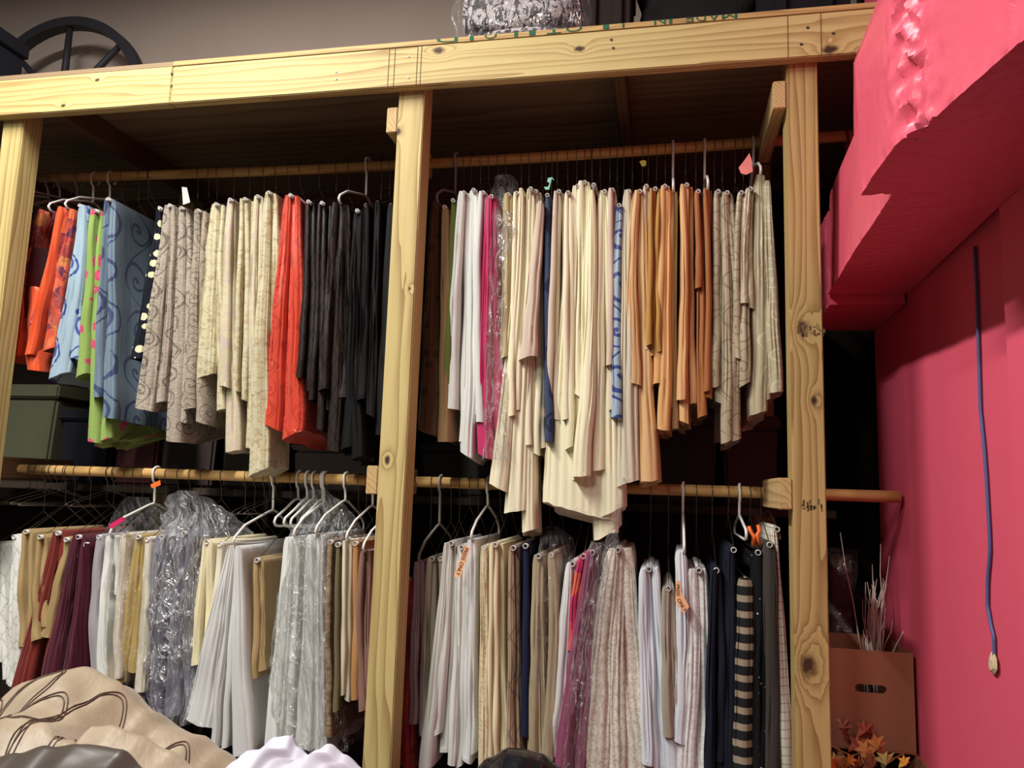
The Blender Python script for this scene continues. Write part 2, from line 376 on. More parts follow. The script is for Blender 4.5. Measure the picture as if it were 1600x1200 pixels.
# smudged ink stamps on the right post (illegible)
random.seed(5)
for u0, v0, u1, v1, n in ((1246, 509, 1289, 524, 26), (1253, 782, 1284, 796, 16)):
    for k in range(n):
        u = random.uniform(u0, u1); v = random.uniform(v0, v1); p = at(u, v, YP); hh = random.uniform(.002, .010); ww = random.uniform(.001, .003)
        board('stamp_mark', (p.x - ww, YP - .0004, p.z - hh), (p.x + ww, YP + .001, p.z + hh), M_pencil if k % 3 else M_knot, rack, 0)
# green stencilled lettering on the sheet edge: upside down and cut off by the edge
def text_mesh(body, size):
    c = bpy.data.curves.new('t', 'FONT'); c.body = body; c.size = size; c.align_x = 'CENTER'; c.align_y = 'CENTER'; c.resolution_u = 3
    o = bpy.data.objects.new('t', c); COL.objects.link(o); bpy.context.view_layer.update()
    me = bpy.data.meshes.new_from_object(o.evaluated_get(bpy.context.evaluated_depsgraph_get()))
    bpy.data.objects.remove(o); bpy.data.curves.remove(c); return me
def edge_text(body, u0, u1, size, shift):
    me = text_mesh(body, size); me.name = 'stencil_lettering'
    bm = bmesh.new(); bm.from_mesh(me); xs = [v.co.x for v in bm.verts]; w = max(xs) - min(xs)
    a = at(u0, 60, YB); b = at(u1, 60, YB); cx = (a.x + b.x) / 2; sx = (b.x - a.x) / w
    for v in bm.verts:
        x, y = v.co.x, v.co.y; v.co = Vector((cx - x * sx, YB - .0012, ZT + .0088 - y + shift)) - Vector(rack.location)
    for z, up in ((ZT + .0003, -1), (ZT + .0172, 1)):
        bmesh.ops.bisect_plane(bm, geom=bm.verts[:] + bm.edges[:] + bm.faces[:], plane_co=(0, 0, z), plane_no=(0, 0, up), clear_outer=True)
    bm.to_mesh(me); bm.free(); link('stencil_lettering', me, M_green, rack, False)
for ch, u0, u1 in (('M', 1128, 1152), ('A', 1106, 1125), ('D', 1088, 1103), ('E', 1072, 1084), ('I', 1045, 1050), ('N', 1022, 1040), ('L', 964, 976), ('I', 942, 951), ('.', 918, 924), ('O', 884, 909), ('T', 854, 876), ('J', 820, 843), ('L', 787, 811), ('O', 757, 776), ('I', 734, 740), ('D', 683, 716)): edge_text(ch, u0, u1, .036, .007)

# ------------------------------------------------------------------ hanging cloths and hangers
rng = random.Random(11)
def saddle_geo(V, F, U, x, z, rad, yf, depth, drop=.03):
    b = len(V); n = 10; sd = rng.uniform(0, 9)
    prof = [(-rad * 1.05, -drop)] + [(-rad * math.cos(math.pi * k / (n - 3)), rad * math.sin(math.pi * k / (n - 3))) for k in range(n - 2)] + [(rad * 1.05, -drop)]
    for j in range(7):
        y = yf + depth * j / 6
        for (dx, dz) in prof: V.append((x + dx, y, z + dz)); U.append((sd + dx + (y - yf), sd - dz))
    m = len(prof)
    for j in range(6):
        for k in range(m - 1): F.append((b + j * m + k, b + j * m + k + 1, b + (j + 1) * m + k + 1, b + (j + 1) * m + k))
def leaf_geo(V, F, U, xt, zt, xb, zb, wt, wb, yf, depth, hem=.012, ripple=0, rows=24, curl=0.0):
    """one hanging fold: a flattened closed shell, rounded at the front, with an uneven hollow hem"""
    sd = rng.uniform(0, 100); lobes = max(1, round(wb / .0195)); NF = min(61, max(9, lobes * 6 + 1)); NS = 6; base = len(V); ring = NF + 2 * NS
    sway = rng.uniform(-.010, .010); sw2 = rng.uniform(.5, 1.3); ph = rng.uniform(0, 6.28); tilt = rng.uniform(-.5, .5)
    hb = rng.uniform(-1, 1) * hem * 2.5
    for r in range(rows + 2):
        inner = r == rows + 1; t = min(1, (r / rows) ** 1.25) if not inner else 1
        k = .60 if r == 0 else (.86 if r == 1 else 1)
        w = (wt + (wb - wt) * t ** .85) * k * (1 + .14 * noise.noise((sd, t * 3.5, 0)))
        if r == rows: w *= .97
        if inner: w *= .45
        x0 = xt + (xb - xt) * t ** 1.08 + sway * math.sin(t * 3.14 * sw2) + .006 * noise.noise((sd + 7, t * 5, 0)) * t
        zz = zt + (zb - zt) * t
        dpt = depth if zz > ZL + .12 or zt < ZL else min(depth, 2.64 - yf)
        fd = min(w * .5, .022 + .1 * w); y0 = yf + .010 * noise.noise((sd + 3, t * 3, 0)) - curl * t * t
        for j in range(ring):
            if j < NS: s = j / NS; px = -.5; py = 1 - s
            elif j < NS + NF:
                a = math.pi * (j - NS + .5) / NF; px = -.5 * math.cos(a); py = None
            else: s = (j - NS - NF + 1) / NS; px = .5; py = s
            if py is None:
                y = y0 + fd * (1 - math.sin(math.pi * (j - NS + .5) / NF) ** .8); x = x0 + px * w
                if lobes > 1:
                    q = lobes * (math.acos(max(-1, min(1, -2 * px))) / math.pi) + .45 * noise.noise((sd + 5, t * 2.0, px * 2)) + .8 * noise.noise((sd + 11, px * 4, t * .5)); g = abs(math.sin(math.pi * q)); y += (.0105 + .007 * noise.noise((sd, px * 9, t))) * (1 - g ** .6) * min(1, .35 + t * 1.5) * (1 - .75 * t ** 10)
                dd = 0
            else:
                y = y0 + fd + py * (dpt - fd); dd = py; x = x0 + px * w * (1 - .3 * dd) + (.010 * t + .003) * math.sin(dd * 9 + ph + t * 2) * math.sin(dd * 3.1)
            z = zz + (hem * .45 * noise.noise((x * 30 + sd, y * 6, 2.0)) + hb * dd + tilt * (x - x0)) * t ** 8
            if inner: z += .014
            V.append((x, y, z)); U.append((sd * .37 + (px * w if py is None else math.copysign(w * .5 + dd * depth, px)), (zt - z) + sd * .21))
    for r in range(rows + 1):
        for j in range(ring):
            a = base + r * ring + j; b = base + r * ring + (j + 1) % ring; F.append((a, b, b + ring, a + ring))
    F.append(tuple(base + j for j in range(ring - 1, -1, -1))); F.append(tuple(base + (rows + 1) * ring + j for j in range(ring)))

def hook_pts(x, zrod, r, apex, n=14):
    R = RR + r + .002; P = []
    for i in range(n):
        a = math.radians(-50 + 230 * i / (n - 1)); P.append(Vector((x + .0015 * math.sin(i), YR + R * math.cos(a), zrod + R * math.sin(a))))
    zc = zrod - .025
    P += [Vector((x, YR - R * .8, zc)), Vector((x, YR - R * .25, zc - .012)), Vector((x, YR, apex + .012)), Vector((x, YR, apex))]
    return P
HN = 0
def hanger(x, zrod, ztube, yf, yb, kind, label, group, bare_wire=False):
    """one clothes hanger: wire with a cardboard tube, or plastic"""
    global HN; HN += 1
    yc = YR; x2 = x + rng.uniform(-.004, .004); apex = max(ztube + .055, min(zrod - .075, ztube + .115))
    root = empty({'w': 'wire_hanger', 'p': 'plastic_hanger', 'g': 'plastic_hanger', 'r': 'plastic_hanger'}[kind], (x, YR, ztube)); tag(root, label, 'hanger', group)
    hy = (yb - yf) / 2; off = Vector(root.location)
    if kind == 'w':
        tube('hook', hook_pts(x, zrod, .0013, apex), .0013, M_wire, root, 5)
        A = [Vector((x, YR, apex)), Vector((x2, yf + .03, ztube + .016)), Vector((x, yf + .006, ztube + .008)), Vector((x, yf - .006, ztube))]
        B = [Vector((x, YR, apex)), Vector((x2, yb - .03, ztube + .016)), Vector((x, yb, ztube + .004))]
        V, F = merge([tube_geo(A, .0013, 5), tube_geo(B, .0013, 5)]); raw('wire_arms', [v - off for v in V], F, M_wire, root)
        rt = .0068 if zrod > EYE + .5 else .0088
        if bare_wire:
            tube('lower_wire', [Vector((x, yf - .006, ztube)), Vector((x, yf + .2, ztube - .003)), Vector((x, yb, ztube + .004))], .0013, M_wire, root, 5); return root
        V, F = hollow_tube(yf - .014, yb, rt, rt * .72); raw('tube', [v + Vector((x, 0, ztube)) - off for v in V], F, M_card, root)
    else:
        m = {'p': M_plw, 'g': M_plg, 'r': M_plr}[kind]; r = .0045
        tube('hook', hook_pts(x, zrod, r, apex), r, m, root, 8)
        P = []
        for (y, z) in ((yf + .03, ztube), (yf - .006, ztube + .004), (yf - .016, ztube + .016), (yf - .008, ztube + .030), (yf + .05, apex - (apex - ztube) * .42), (YR - .03, apex - .006), (YR, apex), (YR + .03, apex - .006), (yb - .05, apex - (apex - ztube) * .42), (yb, ztube + .03), (yb + .006, ztube + .014), (yb, ztube)):
            P.append(Vector((x, y, z)))
        tube('frame', P, r, m, root, 8, True)
    return root
CLOTHS = []
def cloth(mat, top, leaves, label, hang='w', dy=0.0, depth=.37, name='draped_cloth', cat='cloth', group=None, hem=.012, upper=True, zh=None, curl=0.0, short=None):
    u0, v0 = top; yf = YF + dy + rng.uniform(-.012, .012); p = at(u0, v0, yf); n = len(leaves); V, F, U = [], [], []
    zr = ZU if upper else ZL
    rt = .0068 if upper else .0088
    if hang == 'w': saddle_geo(V, F, U, p.x, p.z - .002, rt + .0022, yf - .003, depth + .01)
    elif hang: saddle_geo(V, F, U, p.x, p.z - .002, .007, yf, depth)
    for i, L in enumerate(leaves):
        ub, vb, wb = L[:3]
        ut = L[3] if len(L) > 3 and L[3] is not None else u0 + (i - (n - 1) / 2) * min(7, wb * .55)
        wt = L[4] if len(L) > 4 and L[4] is not None else min(wb * .62, 11)
        vt = L[5] if len(L) > 5 else v0 + 1.5 * abs(i - (n - 1) / 2)
        a = at(ut, vt, yf); b = at(ub, vb, yf); k = yf / 1215 * 1.0
        rip = 0 if wb < 30 else max(2, round(wb / 17))
        leaf_geo(V, F, U, a.x, a.z + .003, b.x, b.z, max(wt * k * 1.2, .012), wb * k * 1.12, yf + .013 * ((i * 7) % 3 - 1) + rng.uniform(-.006, .006), depth + rng.uniform(-.03, .02), hem, rip, curl=curl)
    o = raw(name, [Vector(v) - Vector((p.x, yf, p.z)) for v in V], F, MATS[mat], None, True, U); o.location = (p.x, yf, p.z)
    tag(o, label, cat, group or ('cloths hanging on the upper rail' if upper else 'cloths hanging on the lower rail'))
    if hang:
        z = (p.z if zh is None else zh) - .002
        hanger(p.x, zr, z, yf, yf + .40, hang, {'w': 'thin wire hanger holding the ', 'p': 'white plastic hanger holding the ', 'g': 'grey plastic hanger holding the ', 'r': 'red plastic hanger holding the '}[hang] + (short or label), 'hangers on the upper rail' if upper else 'hangers on the lower rail')
    o.data.set_sharp_from_angle(angle=math.radians(70)); CLOTHS.append(o); return o
# ------------------------------------------------------------------ fabrics
fabric('maroon', (92, 26, 40)); fabric('floral', (220, 90, 40), 'floral', sc=15, rough=.45, spec=.4, cols=[(236, 140, 44), (130, 32, 50), (222, 66, 24), (96, 30, 70), (232, 100, 30), (200, 60, 110)])
fabric('orange', (244, 78, 26), rough=.35, spec=.5, wr=.4); fabric('goldback', (176, 150, 84), rough=.5)
fabric('bluescroll', (150, 176, 194), 'scroll', (46, 70, 150), 6.5, .5, spec=.35, w=.05); fabric('bluescroll2', (104, 126, 146), 'scroll', (52, 66, 110), 5.5, .5, spec=.35, wr=.25, w=.042)
fabric('lime', (134, 166, 70), 'flower', (206, 62, 100), 17, w=.34)
fabric('polka', (26, 28, 40), 'dots', (226, 216, 170), 26, w=.36); fabric('taupe', (206, 188, 166), 'crinkle', (84, 70, 60), 11, w=.05)
fabric('taupe2', (196, 176, 152), 'crinkle', (88, 72, 60), 13, w=.036)
fabric('creamgreen', (208, 192, 148), 'jacquard', (176, 156, 116), 14, .5, cols=[(206, 200, 166)]); fabric('creampink', (206, 186, 156), 'jacquard', (200, 178, 168), 10, .5, cols=[(206, 198, 150)])
fabric('redrose', (224, 58, 30), 'scroll', (196, 42, 22), 13, .30, spec=.6, w=.06); fabric('choc', (46, 34, 31), 'pintuck', (24, 18, 18), 20, .38, spec=.5, w=.06)
fabric('black', (24, 21, 22), rough=.6); fabric('charcoal', (30, 28, 29), rough=.7)
fabric('bronze', (112, 84, 48), 'dots', (88, 62, 36), 22, .6, w=.32); fabric('tan', (158, 120, 74)); fabric('olive', (96, 108, 34))
fabric('white', (228, 228, 220)); fabric('white2', (216, 214, 210)); fabric('hotpink', (206, 38, 98), rough=.45); fabric('khaki', (188, 170, 120))
fabric('ivory', (234, 222, 184)); fabric('ivory2', (240, 230, 194), 'shantung', (208, 192, 148)); fabric('rosebeige', (210, 186, 164)); fabric('creamy', (236, 222, 182)); fabric('crinklecream', (240, 230, 192), 'shantung', (214, 198, 152))
fabric('navyblue', (52, 66, 104), 'scroll', (24, 32, 66), 9); fabric('shantung', (214, 202, 176), 'shantung', (184, 172, 146), rough=.45)
fabric('peach', (222, 172, 112), rough=.4, spec=.4); fabric('brass', (190, 134, 48), rough=.5); fabric('apricot', (222, 160, 92), rough=.55); fabric('apricot2', (228, 168, 104), rough=.5); fabric('rust', (170, 96, 40), rough=.5)
fabric('champ', (186, 168, 132), 'scroll', (204, 188, 154), 9, .42, spec=.45, w=.032); fabric('champ2', (176, 158, 126), 'scroll', (138, 120, 90), 9, .42, spec=.45, w=.028)
fabric('quilt', (226, 224, 216), 'pintuck', (190, 186, 176), 22, w=.045); fabric('goldtan', (176, 144, 90), rough=.5); fabric('rustred', (138, 38, 28), rough=.4, spec=.45); fabric('burg', (92, 20, 44), rough=.35, spec=.5); fabric('burg2', (70, 20, 36))
fabric('mauvegrey', (164, 154, 160)); fabric('gold', (196, 160, 76), rough=.32, spec=.55); fabric('lavgrey', (132, 128, 146)); fabric('palecream', (226, 214, 190))
fabric('yellowcream', (236, 222, 176)); fabric('brownpat', (150, 118, 86), 'jacquard', (110, 84, 60), 16, .55, cols=[(176, 144, 108)]); fabric('oliveb', (112, 96, 60)); fabric('copper', (190, 128, 68), rough=.35, spec=.5); fabric('dustyrose', (142, 98, 84))
fabric('magenta', (150, 34, 62), 'floral', sc=8, cols=[(150, 30, 64), (160, 40, 70), (190, 70, 40), (150, 30, 64)]); fabric('lilacgrey', (172, 162, 168)); fabric('stone', (166, 150, 130))
fabric('lacecream', (224, 204, 164), 'lace', (206, 180, 130), 46); fabric('tantuck', (168, 138, 108), 'pintuck', (128, 100, 76), 13, .45, w=.04, spec=.4); fabric('navy', (32, 38, 66)); fabric('beigeplastic', (176, 154, 116))
fabric('whitelav', (222, 220, 220)); fabric('coralpink', (224, 88, 62), 'floral', sc=5, cols=[(236, 118, 66), (228, 84, 70), (206, 40, 96), (190, 30, 90)]); fabric('plum', (146, 60, 96)); fabric('lace', (228, 216, 200), 'lace', (196, 180, 162), 64, .55)
fabric('bluewhite', (216, 219, 228)); fabric('whitelace', (226, 222, 218), 'lace', (206, 200, 196), 44); fabric('navy2', (30, 34, 48)); fabric('bw', (36, 36, 38), 'stripe', (156, 136, 112), 22, w=.05); fabric('blackdot', (22, 22, 26), 'dots', (180, 176, 170), 40, w=.12); fabric('umber', (62, 52, 46)); fabric('check', (226, 218, 194), 'check', (110, 96, 84), 42, w=.09)
film('film', (246, 248, 250), .17); film('film_thin', (244, 244, 246), .07); film('film_thick', (246, 248, 254), .30)

# ------------------------------------------------------------------ upper rail, left bay
U = cloth
U('maroon', (52, 332), [(12, 470, 16), (30, 500, 18)], 'dark maroon cloth at the far left behind the end post', 'g')
_fl = U('floral', (80, 330), [(28, 452, 34, 66, 12)], 'first orange floral cloth with satin border beside the end post', 'p')
_bd = U('orange', (83, 440), [(22, 560, 24, 30, 22, 448), (48, 578, 24, 48, 22, 448)], 'plain orange satin border', None, dy=-.006, depth=.3, name='border')
_bd.parent = _fl; _bd.location = _bd.location - _fl.location
for k in ('category', 'group'): del _bd[k]
U('floral', (106, 326), [(52, 505, 24), (74, 545, 26)], 'second orange floral cloth nearest the light blue cloth', 'p')
U('orange', (98, 326), [(47, 555, 16)], 'narrow plain orange satin cloth between two floral cloths', None)
U('bluescroll', (128, 322), [(92, 588, 40, 130, 16), (112, 560, 16, 136, 8)], 'pale blue cloth with dark blue scrolls left of lime cloth')
U('lime', (153, 330), [(128, 588, 20, 149, 8), (140, 690, 20, 157, 8)], 'lime green cloth with pink flowers between two blue cloths')
U('lime', (176, 360), [(160, 690, 34, 172, 12)], 'lime flowered cloth, hem showing under the blue cloth', 'w', zh=EYE + 1.0, dy=.02, hem=.006)
U('bluescroll2', (172, 312), [(150, 620, 16, 168, 8), (168, 652, 22, 175, 9)], 'larger slate blue scroll cloth with its flat side showing')
U('polka', (252, 326), [(214, 560, 22, 250, 8)], 'black cloth with large cream polka dots')
U('taupe', (268, 322), [(222, 640, 34, 262, 13), (250, 628, 14, 270, 7)], 'widest taupe embossed cloth with dark scrolls beside the polka dots')
U('taupe', (286, 326), [(268, 690, 26, 284, 11), (286, 660, 12, 292, 7)], 'long taupe embossed cloth second from the polka dots')
U('taupe2', (312, 330), [(296, 640, 20, 310, 9), (312, 660, 18, 318, 9)], 'shorter taupe embossed cloth beside the cream brocades')
U('creamgreen', (340, 320), [(318, 590, 40, 336, 15), (345, 640, 16, 346, 8)], 'wide cream brocade cloth with a greenish sheen')
U('creampink', (362, 313), [(350, 605, 20, 360, 10), (358, 705, 26, 362, 9)], 'cream brocade cloth with a curled lower edge')
U('creamgreen', (385, 312), [(368, 610, 10), (380, 625, 11), (384, 700, 14)], 'narrow cream brocade cloth in three thin folds')
U('creampink', (405, 308), [(396, 618, 13), (402, 560, 11)], 'narrow cream brocade cloth with a pale pink sheen')
U('creamgreen', (422, 302), [(400, 738, 34, 419, 10), (424, 570, 18, 427, 9)], 'longest cream brocade cloth reaching down to the lower rail')
U('redrose', (456, 306), [(425, 668, 30, 450, 13), (455, 680, 36, 461, 14)], 'vivid orange red satin cloth with raised roses')
U('choc', (484, 316), [(468, 590, 12), (480, 610, 12)], 'dark brown pintucked satin cloth nearest the red satin')
U('choc', (505, 318), [(486, 625, 10), (495, 672, 12), (508, 640, 11)], 'dark brown pintucked satin cloth, second from the red satin')
U('choc', (532, 318), [(505, 610, 18), (518, 705, 22), (528, 620, 30, 537, 13)], 'wide dark brown pintucked cloth with crossing diagonal tucks', 'p')
U('black', (560, 330), [(540, 700, 26), (556, 715, 22)], 'long plain black satin cloth left of two slim black cloths')
U('black', (574, 322), [(562, 625, 17)], 'slim plain black cloth, third from the middle post')
U('black', (592, 318), [(580, 650, 15)], 'slim plain black cloth, second from the middle post')
U('charcoal', (612, 322), [(595, 680, 18)], 'charcoal crepe cloth partly behind the middle post')
# upper rail, right bay
U('bronze', (684, 316), [(668, 676, 34, 680, 13)], 'bronze brown patterned cloth just right of the middle post', 'g')
U('tan', (696, 324), [(692, 690, 20)], 'dull tan cloth between bronze and olive cloths')
U('olive', (709, 314), [(700, 600, 12)], 'narrow olive green cloth beside the white linens')
U('white', (726, 302), [(708, 640, 18), (722, 690, 15)], 'leftmost white linen on the upper rail')
U('white', (741, 298), [(728, 712, 22), (738, 650, 9)], 'middle white linen on the upper rail')
U('white2', (756, 302), [(748, 660, 12), (752, 640, 10)], 'white linen next to the hot pink cloth')
U('hotpink', (769, 308), [(762, 715, 26, 765, 9), (779, 690, 20, 772, 9)], 'hot pink satin cloth inside crinkled clear plastic')
U('khaki', (795, 305), [(788, 560, 14), (797, 540, 9)], 'khaki cloth inside crinkled clear plastic')
U('creamy', (808, 303), [(800, 650, 9), (808, 640, 9)], 'thin cream cloth right of the plastic sleeve')
U('ivory2', (830, 296), [(780, 762, 28, 815, 8), (804, 800, 34, 826, 8), (826, 830, 22, 832, 7)], 'long ivory shantung cloth spreading towards the lower left')
U('ivory', (838, 300), [(826, 695, 10, 834, 6), (836, 710, 10, 839, 6), (846, 700, 11, 843, 6)], 'ivory cloth of three narrow folds behind the long drape', dy=.015)
U('rosebeige', (845, 318), [(826, 560, 26, 845, 9)], 'rose beige cloth with a folded pointed flap', dy=-.02, depth=.3)
U('navyblue', (856, 306), [(857, 690, 11)], 'narrow navy cloth with a pale blue top fold')
U('rosebeige', (874, 300), [(858, 650, 10), (868, 655, 10), (874, 640, 8)], 'rose beige cloth in three thin folds right of the navy')
U('ivory', (888, 302), [(882, 655, 10), (888, 700, 12)], 'ivory cloth with slim folds right of the rose beige')
U('ivory', (903, 292), [(885, 610, 14, 898, 7), (898, 750, 14, 905, 7)], 'ivory cloth with a curly lower end')
U('crinklecream', (914, 286), [(904, 620, 20, 908, 9), (919, 660, 20, 918, 9)], 'crinkled cream cloth with the tallest tube')
U('ivory', (916, 302), [(905, 800, 110, 905, 20), (945, 838, 34, 925, 8)], 'very wide ivory cloth whose hem hangs below the lower rail', dy=.03, hem=.022)
U('crinklecream', (928, 290), [(911, 745, 26, 925, 9, 300)], 'crinkled cream cloth with ruffled layers at its hem', dy=-.012, curl=.02)
U('crinklecream', (945, 300), [(932, 735, 24, 940, 9), (955, 800, 34, 946, 10)], 'crinkled cream cloth flaring to a rounded lobe', dy=-.006)
U('rosebeige', (957, 298), [(950, 570, 10), (956, 640, 10)], 'thin rose beige cloth left of the pale blue')
U('bluescroll', (968, 322), [(962, 655, 16)], 'narrow pale blue scroll cloth in the right bay')
U('shantung', (983, 300), [(984, 755, 34, 980, 12)], 'long silvery ivory shantung cloth ending above the lower rail')
U('peach', (1000, 300), [(986, 600, 22, 995, 10), (1016, 752, 28, 1003, 9)], 'peach satin cloth with a folded flap and long tail')
U('rosebeige', (1010, 292), [(1008, 548, 9), (1016, 560, 9)], 'thin beige cloth beside the peach satin')
U('brass', (1024, 296), [(1014, 540, 8), (1020, 555, 7), (1026, 535, 7), (1030, 550, 7)], 'mustard gold cloth in four thin folds')
U('apricot', (1039, 292), [(1024, 600, 12), (1036, 672, 18)], 'leftmost apricot cloth with a long front fold')
U('goldtan', (1052, 300), [(1046, 640, 10), (1052, 670, 12)], 'tan gold cloth between two apricot cloths', 'p')
U('apricot2', (1073, 290), [(1064, 625, 14, 1066, 7), (1074, 660, 14, 1073, 7), (1084, 630, 12, 1080, 7)], 'broad apricot cloth with three bright folds')
U('rust', (1091, 300), [(1092, 450, 10), (1098, 650, 13)], 'rust orange cloth right of the apricot cloths')
U('rust', (1106, 296), [(1104, 612, 9), (1109, 622, 9), (1113, 600, 8)], 'rust orange cloth on a white hanger beside champagne cloths', 'p')
U('champ2', (1122, 300), [(1118, 605, 12), (1127, 630, 13)], 'leftmost champagne scroll cloth')
U('champ2', (1136, 302), [(1133, 690, 15), (1149, 688, 20)], 'longest champagne scroll cloth')
U('champ2', (1158, 302), [(1152, 560, 10), (1162, 600, 17)], 'third champagne scroll cloth from the rust cloths')
U('champ', (1172, 296), [(1163, 475, 13), (1172, 480, 10)], 'shortest champagne cloth below the pink paper tag')
U('champ', (1188, 275), [(1186, 645, 24, 1186, 12), (1199, 625, 10, 1192, 7)], 'champagne scroll cloth second from the right post', 'p')
U('champ', (1202, 285), [(1214, 612, 20, 1199, 9)], 'champagne cloth nearest the right post', None)
# ------------------------------------------------------------------ lower rail, left bay
def Lw(mat, top, leaves, label, hang='w', **k): return cloth(mat, top, leaves, label, hang, upper=False, **k)
Lw('quilt', (-6, 850), [(-8, 1030, 26), (8, 1060, 14)], 'white quilted cloth cut off by the left frame edge')
Lw('quilt', (26, 838), [(16, 1070, 20, 26, 14), (31, 1040, 14, 33, 9)], 'white diamond quilted cloth second from the left frame edge')
Lw('goldtan', (44, 830), [(39, 1010, 12), (48, 990, 11)], 'golden tan cloth beside the white quilted cloth')
Lw('goldtan', (66, 838), [(58, 1000, 14), (66, 980, 12)], 'golden tan cloth beside the rust red satin')
Lw('rustred', (94, 832), [(22, 1120, 40, 88, 12), (58, 1110, 24, 97, 10)], 'rust red satin cloth slanting down to the left')
Lw('goldtan', (107, 842), [(70, 995, 20, 106, 9)], 'golden tan cloth between rust and burgundy satins')
Lw('burg', (126, 838), [(68, 1110, 34, 121, 11), (100, 1080, 26, 130, 11)], 'burgundy velvet satin cloth left of the clear plastic')
Lw('burg2', (138, 850), [(128, 1090, 24, 139, 10)], 'deep wine cloth right of the burgundy satin')
Lw('mauvegrey', (158, 838), [(150, 1060, 22)], 'greyish mauve cloth under thin clear plastic')
Lw('white', (176, 838), [(163, 1065, 18), (178, 930, 12)], 'white cloth left of the ivory and gold cloths', 'p')
Lw('palecream', (195, 836), [(186, 1060, 14)], 'pale cream cloth left of the gold satin')
Lw('gold', (219, 838), [(184, 1070, 26, 216, 9), (205, 1050, 16, 221, 8)], 'shiny gold satin cloth under thin plastic')
Lw('palecream', (233, 842), [(222, 1080, 16)], 'pale cream cloth between gold satin and grey cloths')
Lw('lavgrey', (256, 838), [(215, 1100, 24, 250, 12), (240, 1120, 26, 258, 12)], 'lavender grey cloth in left half of the big plastic bag')
Lw('lavgrey', (290, 832), [(268, 1120, 26, 284, 12), (292, 1110, 22, 294, 12)], 'lavender grey cloth in right half of the big plastic bag')
Lw('yellowcream', (326, 846), [(309, 1040, 14), (324, 1060, 16)], 'pale yellow textured cloth between grey and white cloths')
Lw('palecream', (346, 850), [(334, 1050, 14)], 'pale cream cloth just left of the large white cloth')
Lw('white2', (368, 852), [(308, 1130, 50, 362, 10), (334, 1165, 14, 366, 6), (347, 1170, 12, 369, 6), (378, 1180, 34, 374, 12)], 'large white cloth fanning out below its hanger', 'p', dy=-.02)
Lw('goldtan', (404, 874), [(398, 1060, 12), (410, 1050, 14)], 'golden tan cloth between two large white cloths')
Lw('white', (462, 840), [(422, 1170, 34, 452, 16), (446, 1165, 26, 462, 14)], 'white cloth in left half of the tall clear bag', 'p')
Lw('white2', (496, 836), [(474, 1170, 32, 486, 14), (500, 1175, 22, 498, 13)], 'white cloth in right half of the tall clear bag', 'p')
Lw('brownpat', (518, 846), [(514, 1150, 11)], 'narrow brown brocade cloth right of the tall clear bag')
Lw('oliveb', (530, 850), [(527, 1110, 9)], 'narrow olive brown cloth beside the brown brocade')
Lw('palecream', (544, 845), [(534, 1085, 9), (542, 1095, 10)], 'pale celadon cream cloth in thin folds', 'p')
Lw('copper', (557, 848), [(551, 1092, 12)], 'shiny copper satin cloth left of the dusty rose')
Lw('dustyrose', (570, 862), [(563, 1110, 12), (576, 1130, 14)], 'dusty rose cloth left of the middle post', 'p')
# lower rail, right bay
Lw('magenta', (640, 905), [(632, 1195, 34, 640, 14)], 'magenta floral cloth just right of the middle post')
Lw('lilacgrey', (656, 878), [(646, 1130, 13), (655, 1150, 12)], 'lilac grey cloth right of the magenta floral', 'g')
Lw('stone', (676, 872), [(662, 1150, 13), (670, 1160, 10)], 'stone beige cloth left of the white linens')
Lw('stone', (690, 872), [(683, 1140, 11)], 'narrow stone beige cloth touching the white linens')
Lw('white', (706, 848), [(664, 1200, 20, 698, 7), (680, 1150, 14, 703, 7), (690, 1180, 14, 708, 7)], 'leftmost white linen on the lower rail, slanting left')
Lw('white', (722, 854), [(704, 1195, 14), (714, 1200, 12)], 'white linen behind the orange paper tag')
Lw('whitelav', (738, 844), [(726, 1190, 14), (737, 1180, 20, 741, 8)], 'white linen on a plastic hanger beside cream lace', 'p')
Lw('lacecream', (757, 855), [(754, 1200, 16)], 'cream cloth with raised lace pattern')
Lw('yellowcream', (775, 850), [(768, 1195, 10), (776, 1195, 10), (786, 1190, 13)], 'pale yellow cloth with three straight folds')
Lw('tantuck', (803, 855), [(798, 1195, 13), (808, 1195, 13)], 'tan pintucked satin cloth left of the navy')
Lw('navy', (822, 852), [(818, 1150, 12)], 'narrow navy blue cloth beside the tan satin')
Lw('beigeplastic', (842, 868), [(832, 1195, 18), (846, 1195, 14)], 'olive beige cloth in left half of the narrow plastic bag')
Lw('beigeplastic', (862, 866), [(860, 1185, 18)], 'olive beige cloth in right half of the narrow plastic bag')
Lw('whitelav', (895, 880), [(860, 1178, 26, 890, 9), (880, 1165, 14, 898, 7)], 'pale lavender white cloth with a rolled tube top')
Lw('coralpink', (912, 868), [(892, 1015, 14, 910, 8), (900, 1040, 12, 915, 7)], 'coral and pink cloth left of the plum cloth', dy=-.012)
Lw('plum', (926, 862), [(880, 1205, 26, 922, 10), (905, 1205, 24, 928, 10)], 'plum pink cloth under glossy clear plastic')
Lw('lace', (966, 858), [(922, 1210, 52, 958, 18), (960, 1210, 30, 968, 14), (1000, 1210, 46, 978, 18)], 'ivory lace cloth with dense raised flowers')
Lw('bluewhite', (1014, 888), [(1012, 1195, 15, 1005, 10), (1022, 1200, 16, 1011, 9), (1037, 1205, 19, 1018, 9), (1052, 1205, 17, 1024, 9)], 'bluish white cloth right of the ivory lace')
Lw('stone', (1044, 918), [(1046, 1150, 16), (1057, 1160, 15)], 'stone beige cloth behind the second orange tag')
Lw('bluewhite', (1069, 864), [(1064, 1160, 22, 1064, 15)], 'bluish white cloth on a white plastic hanger', 'p', dy=.01)
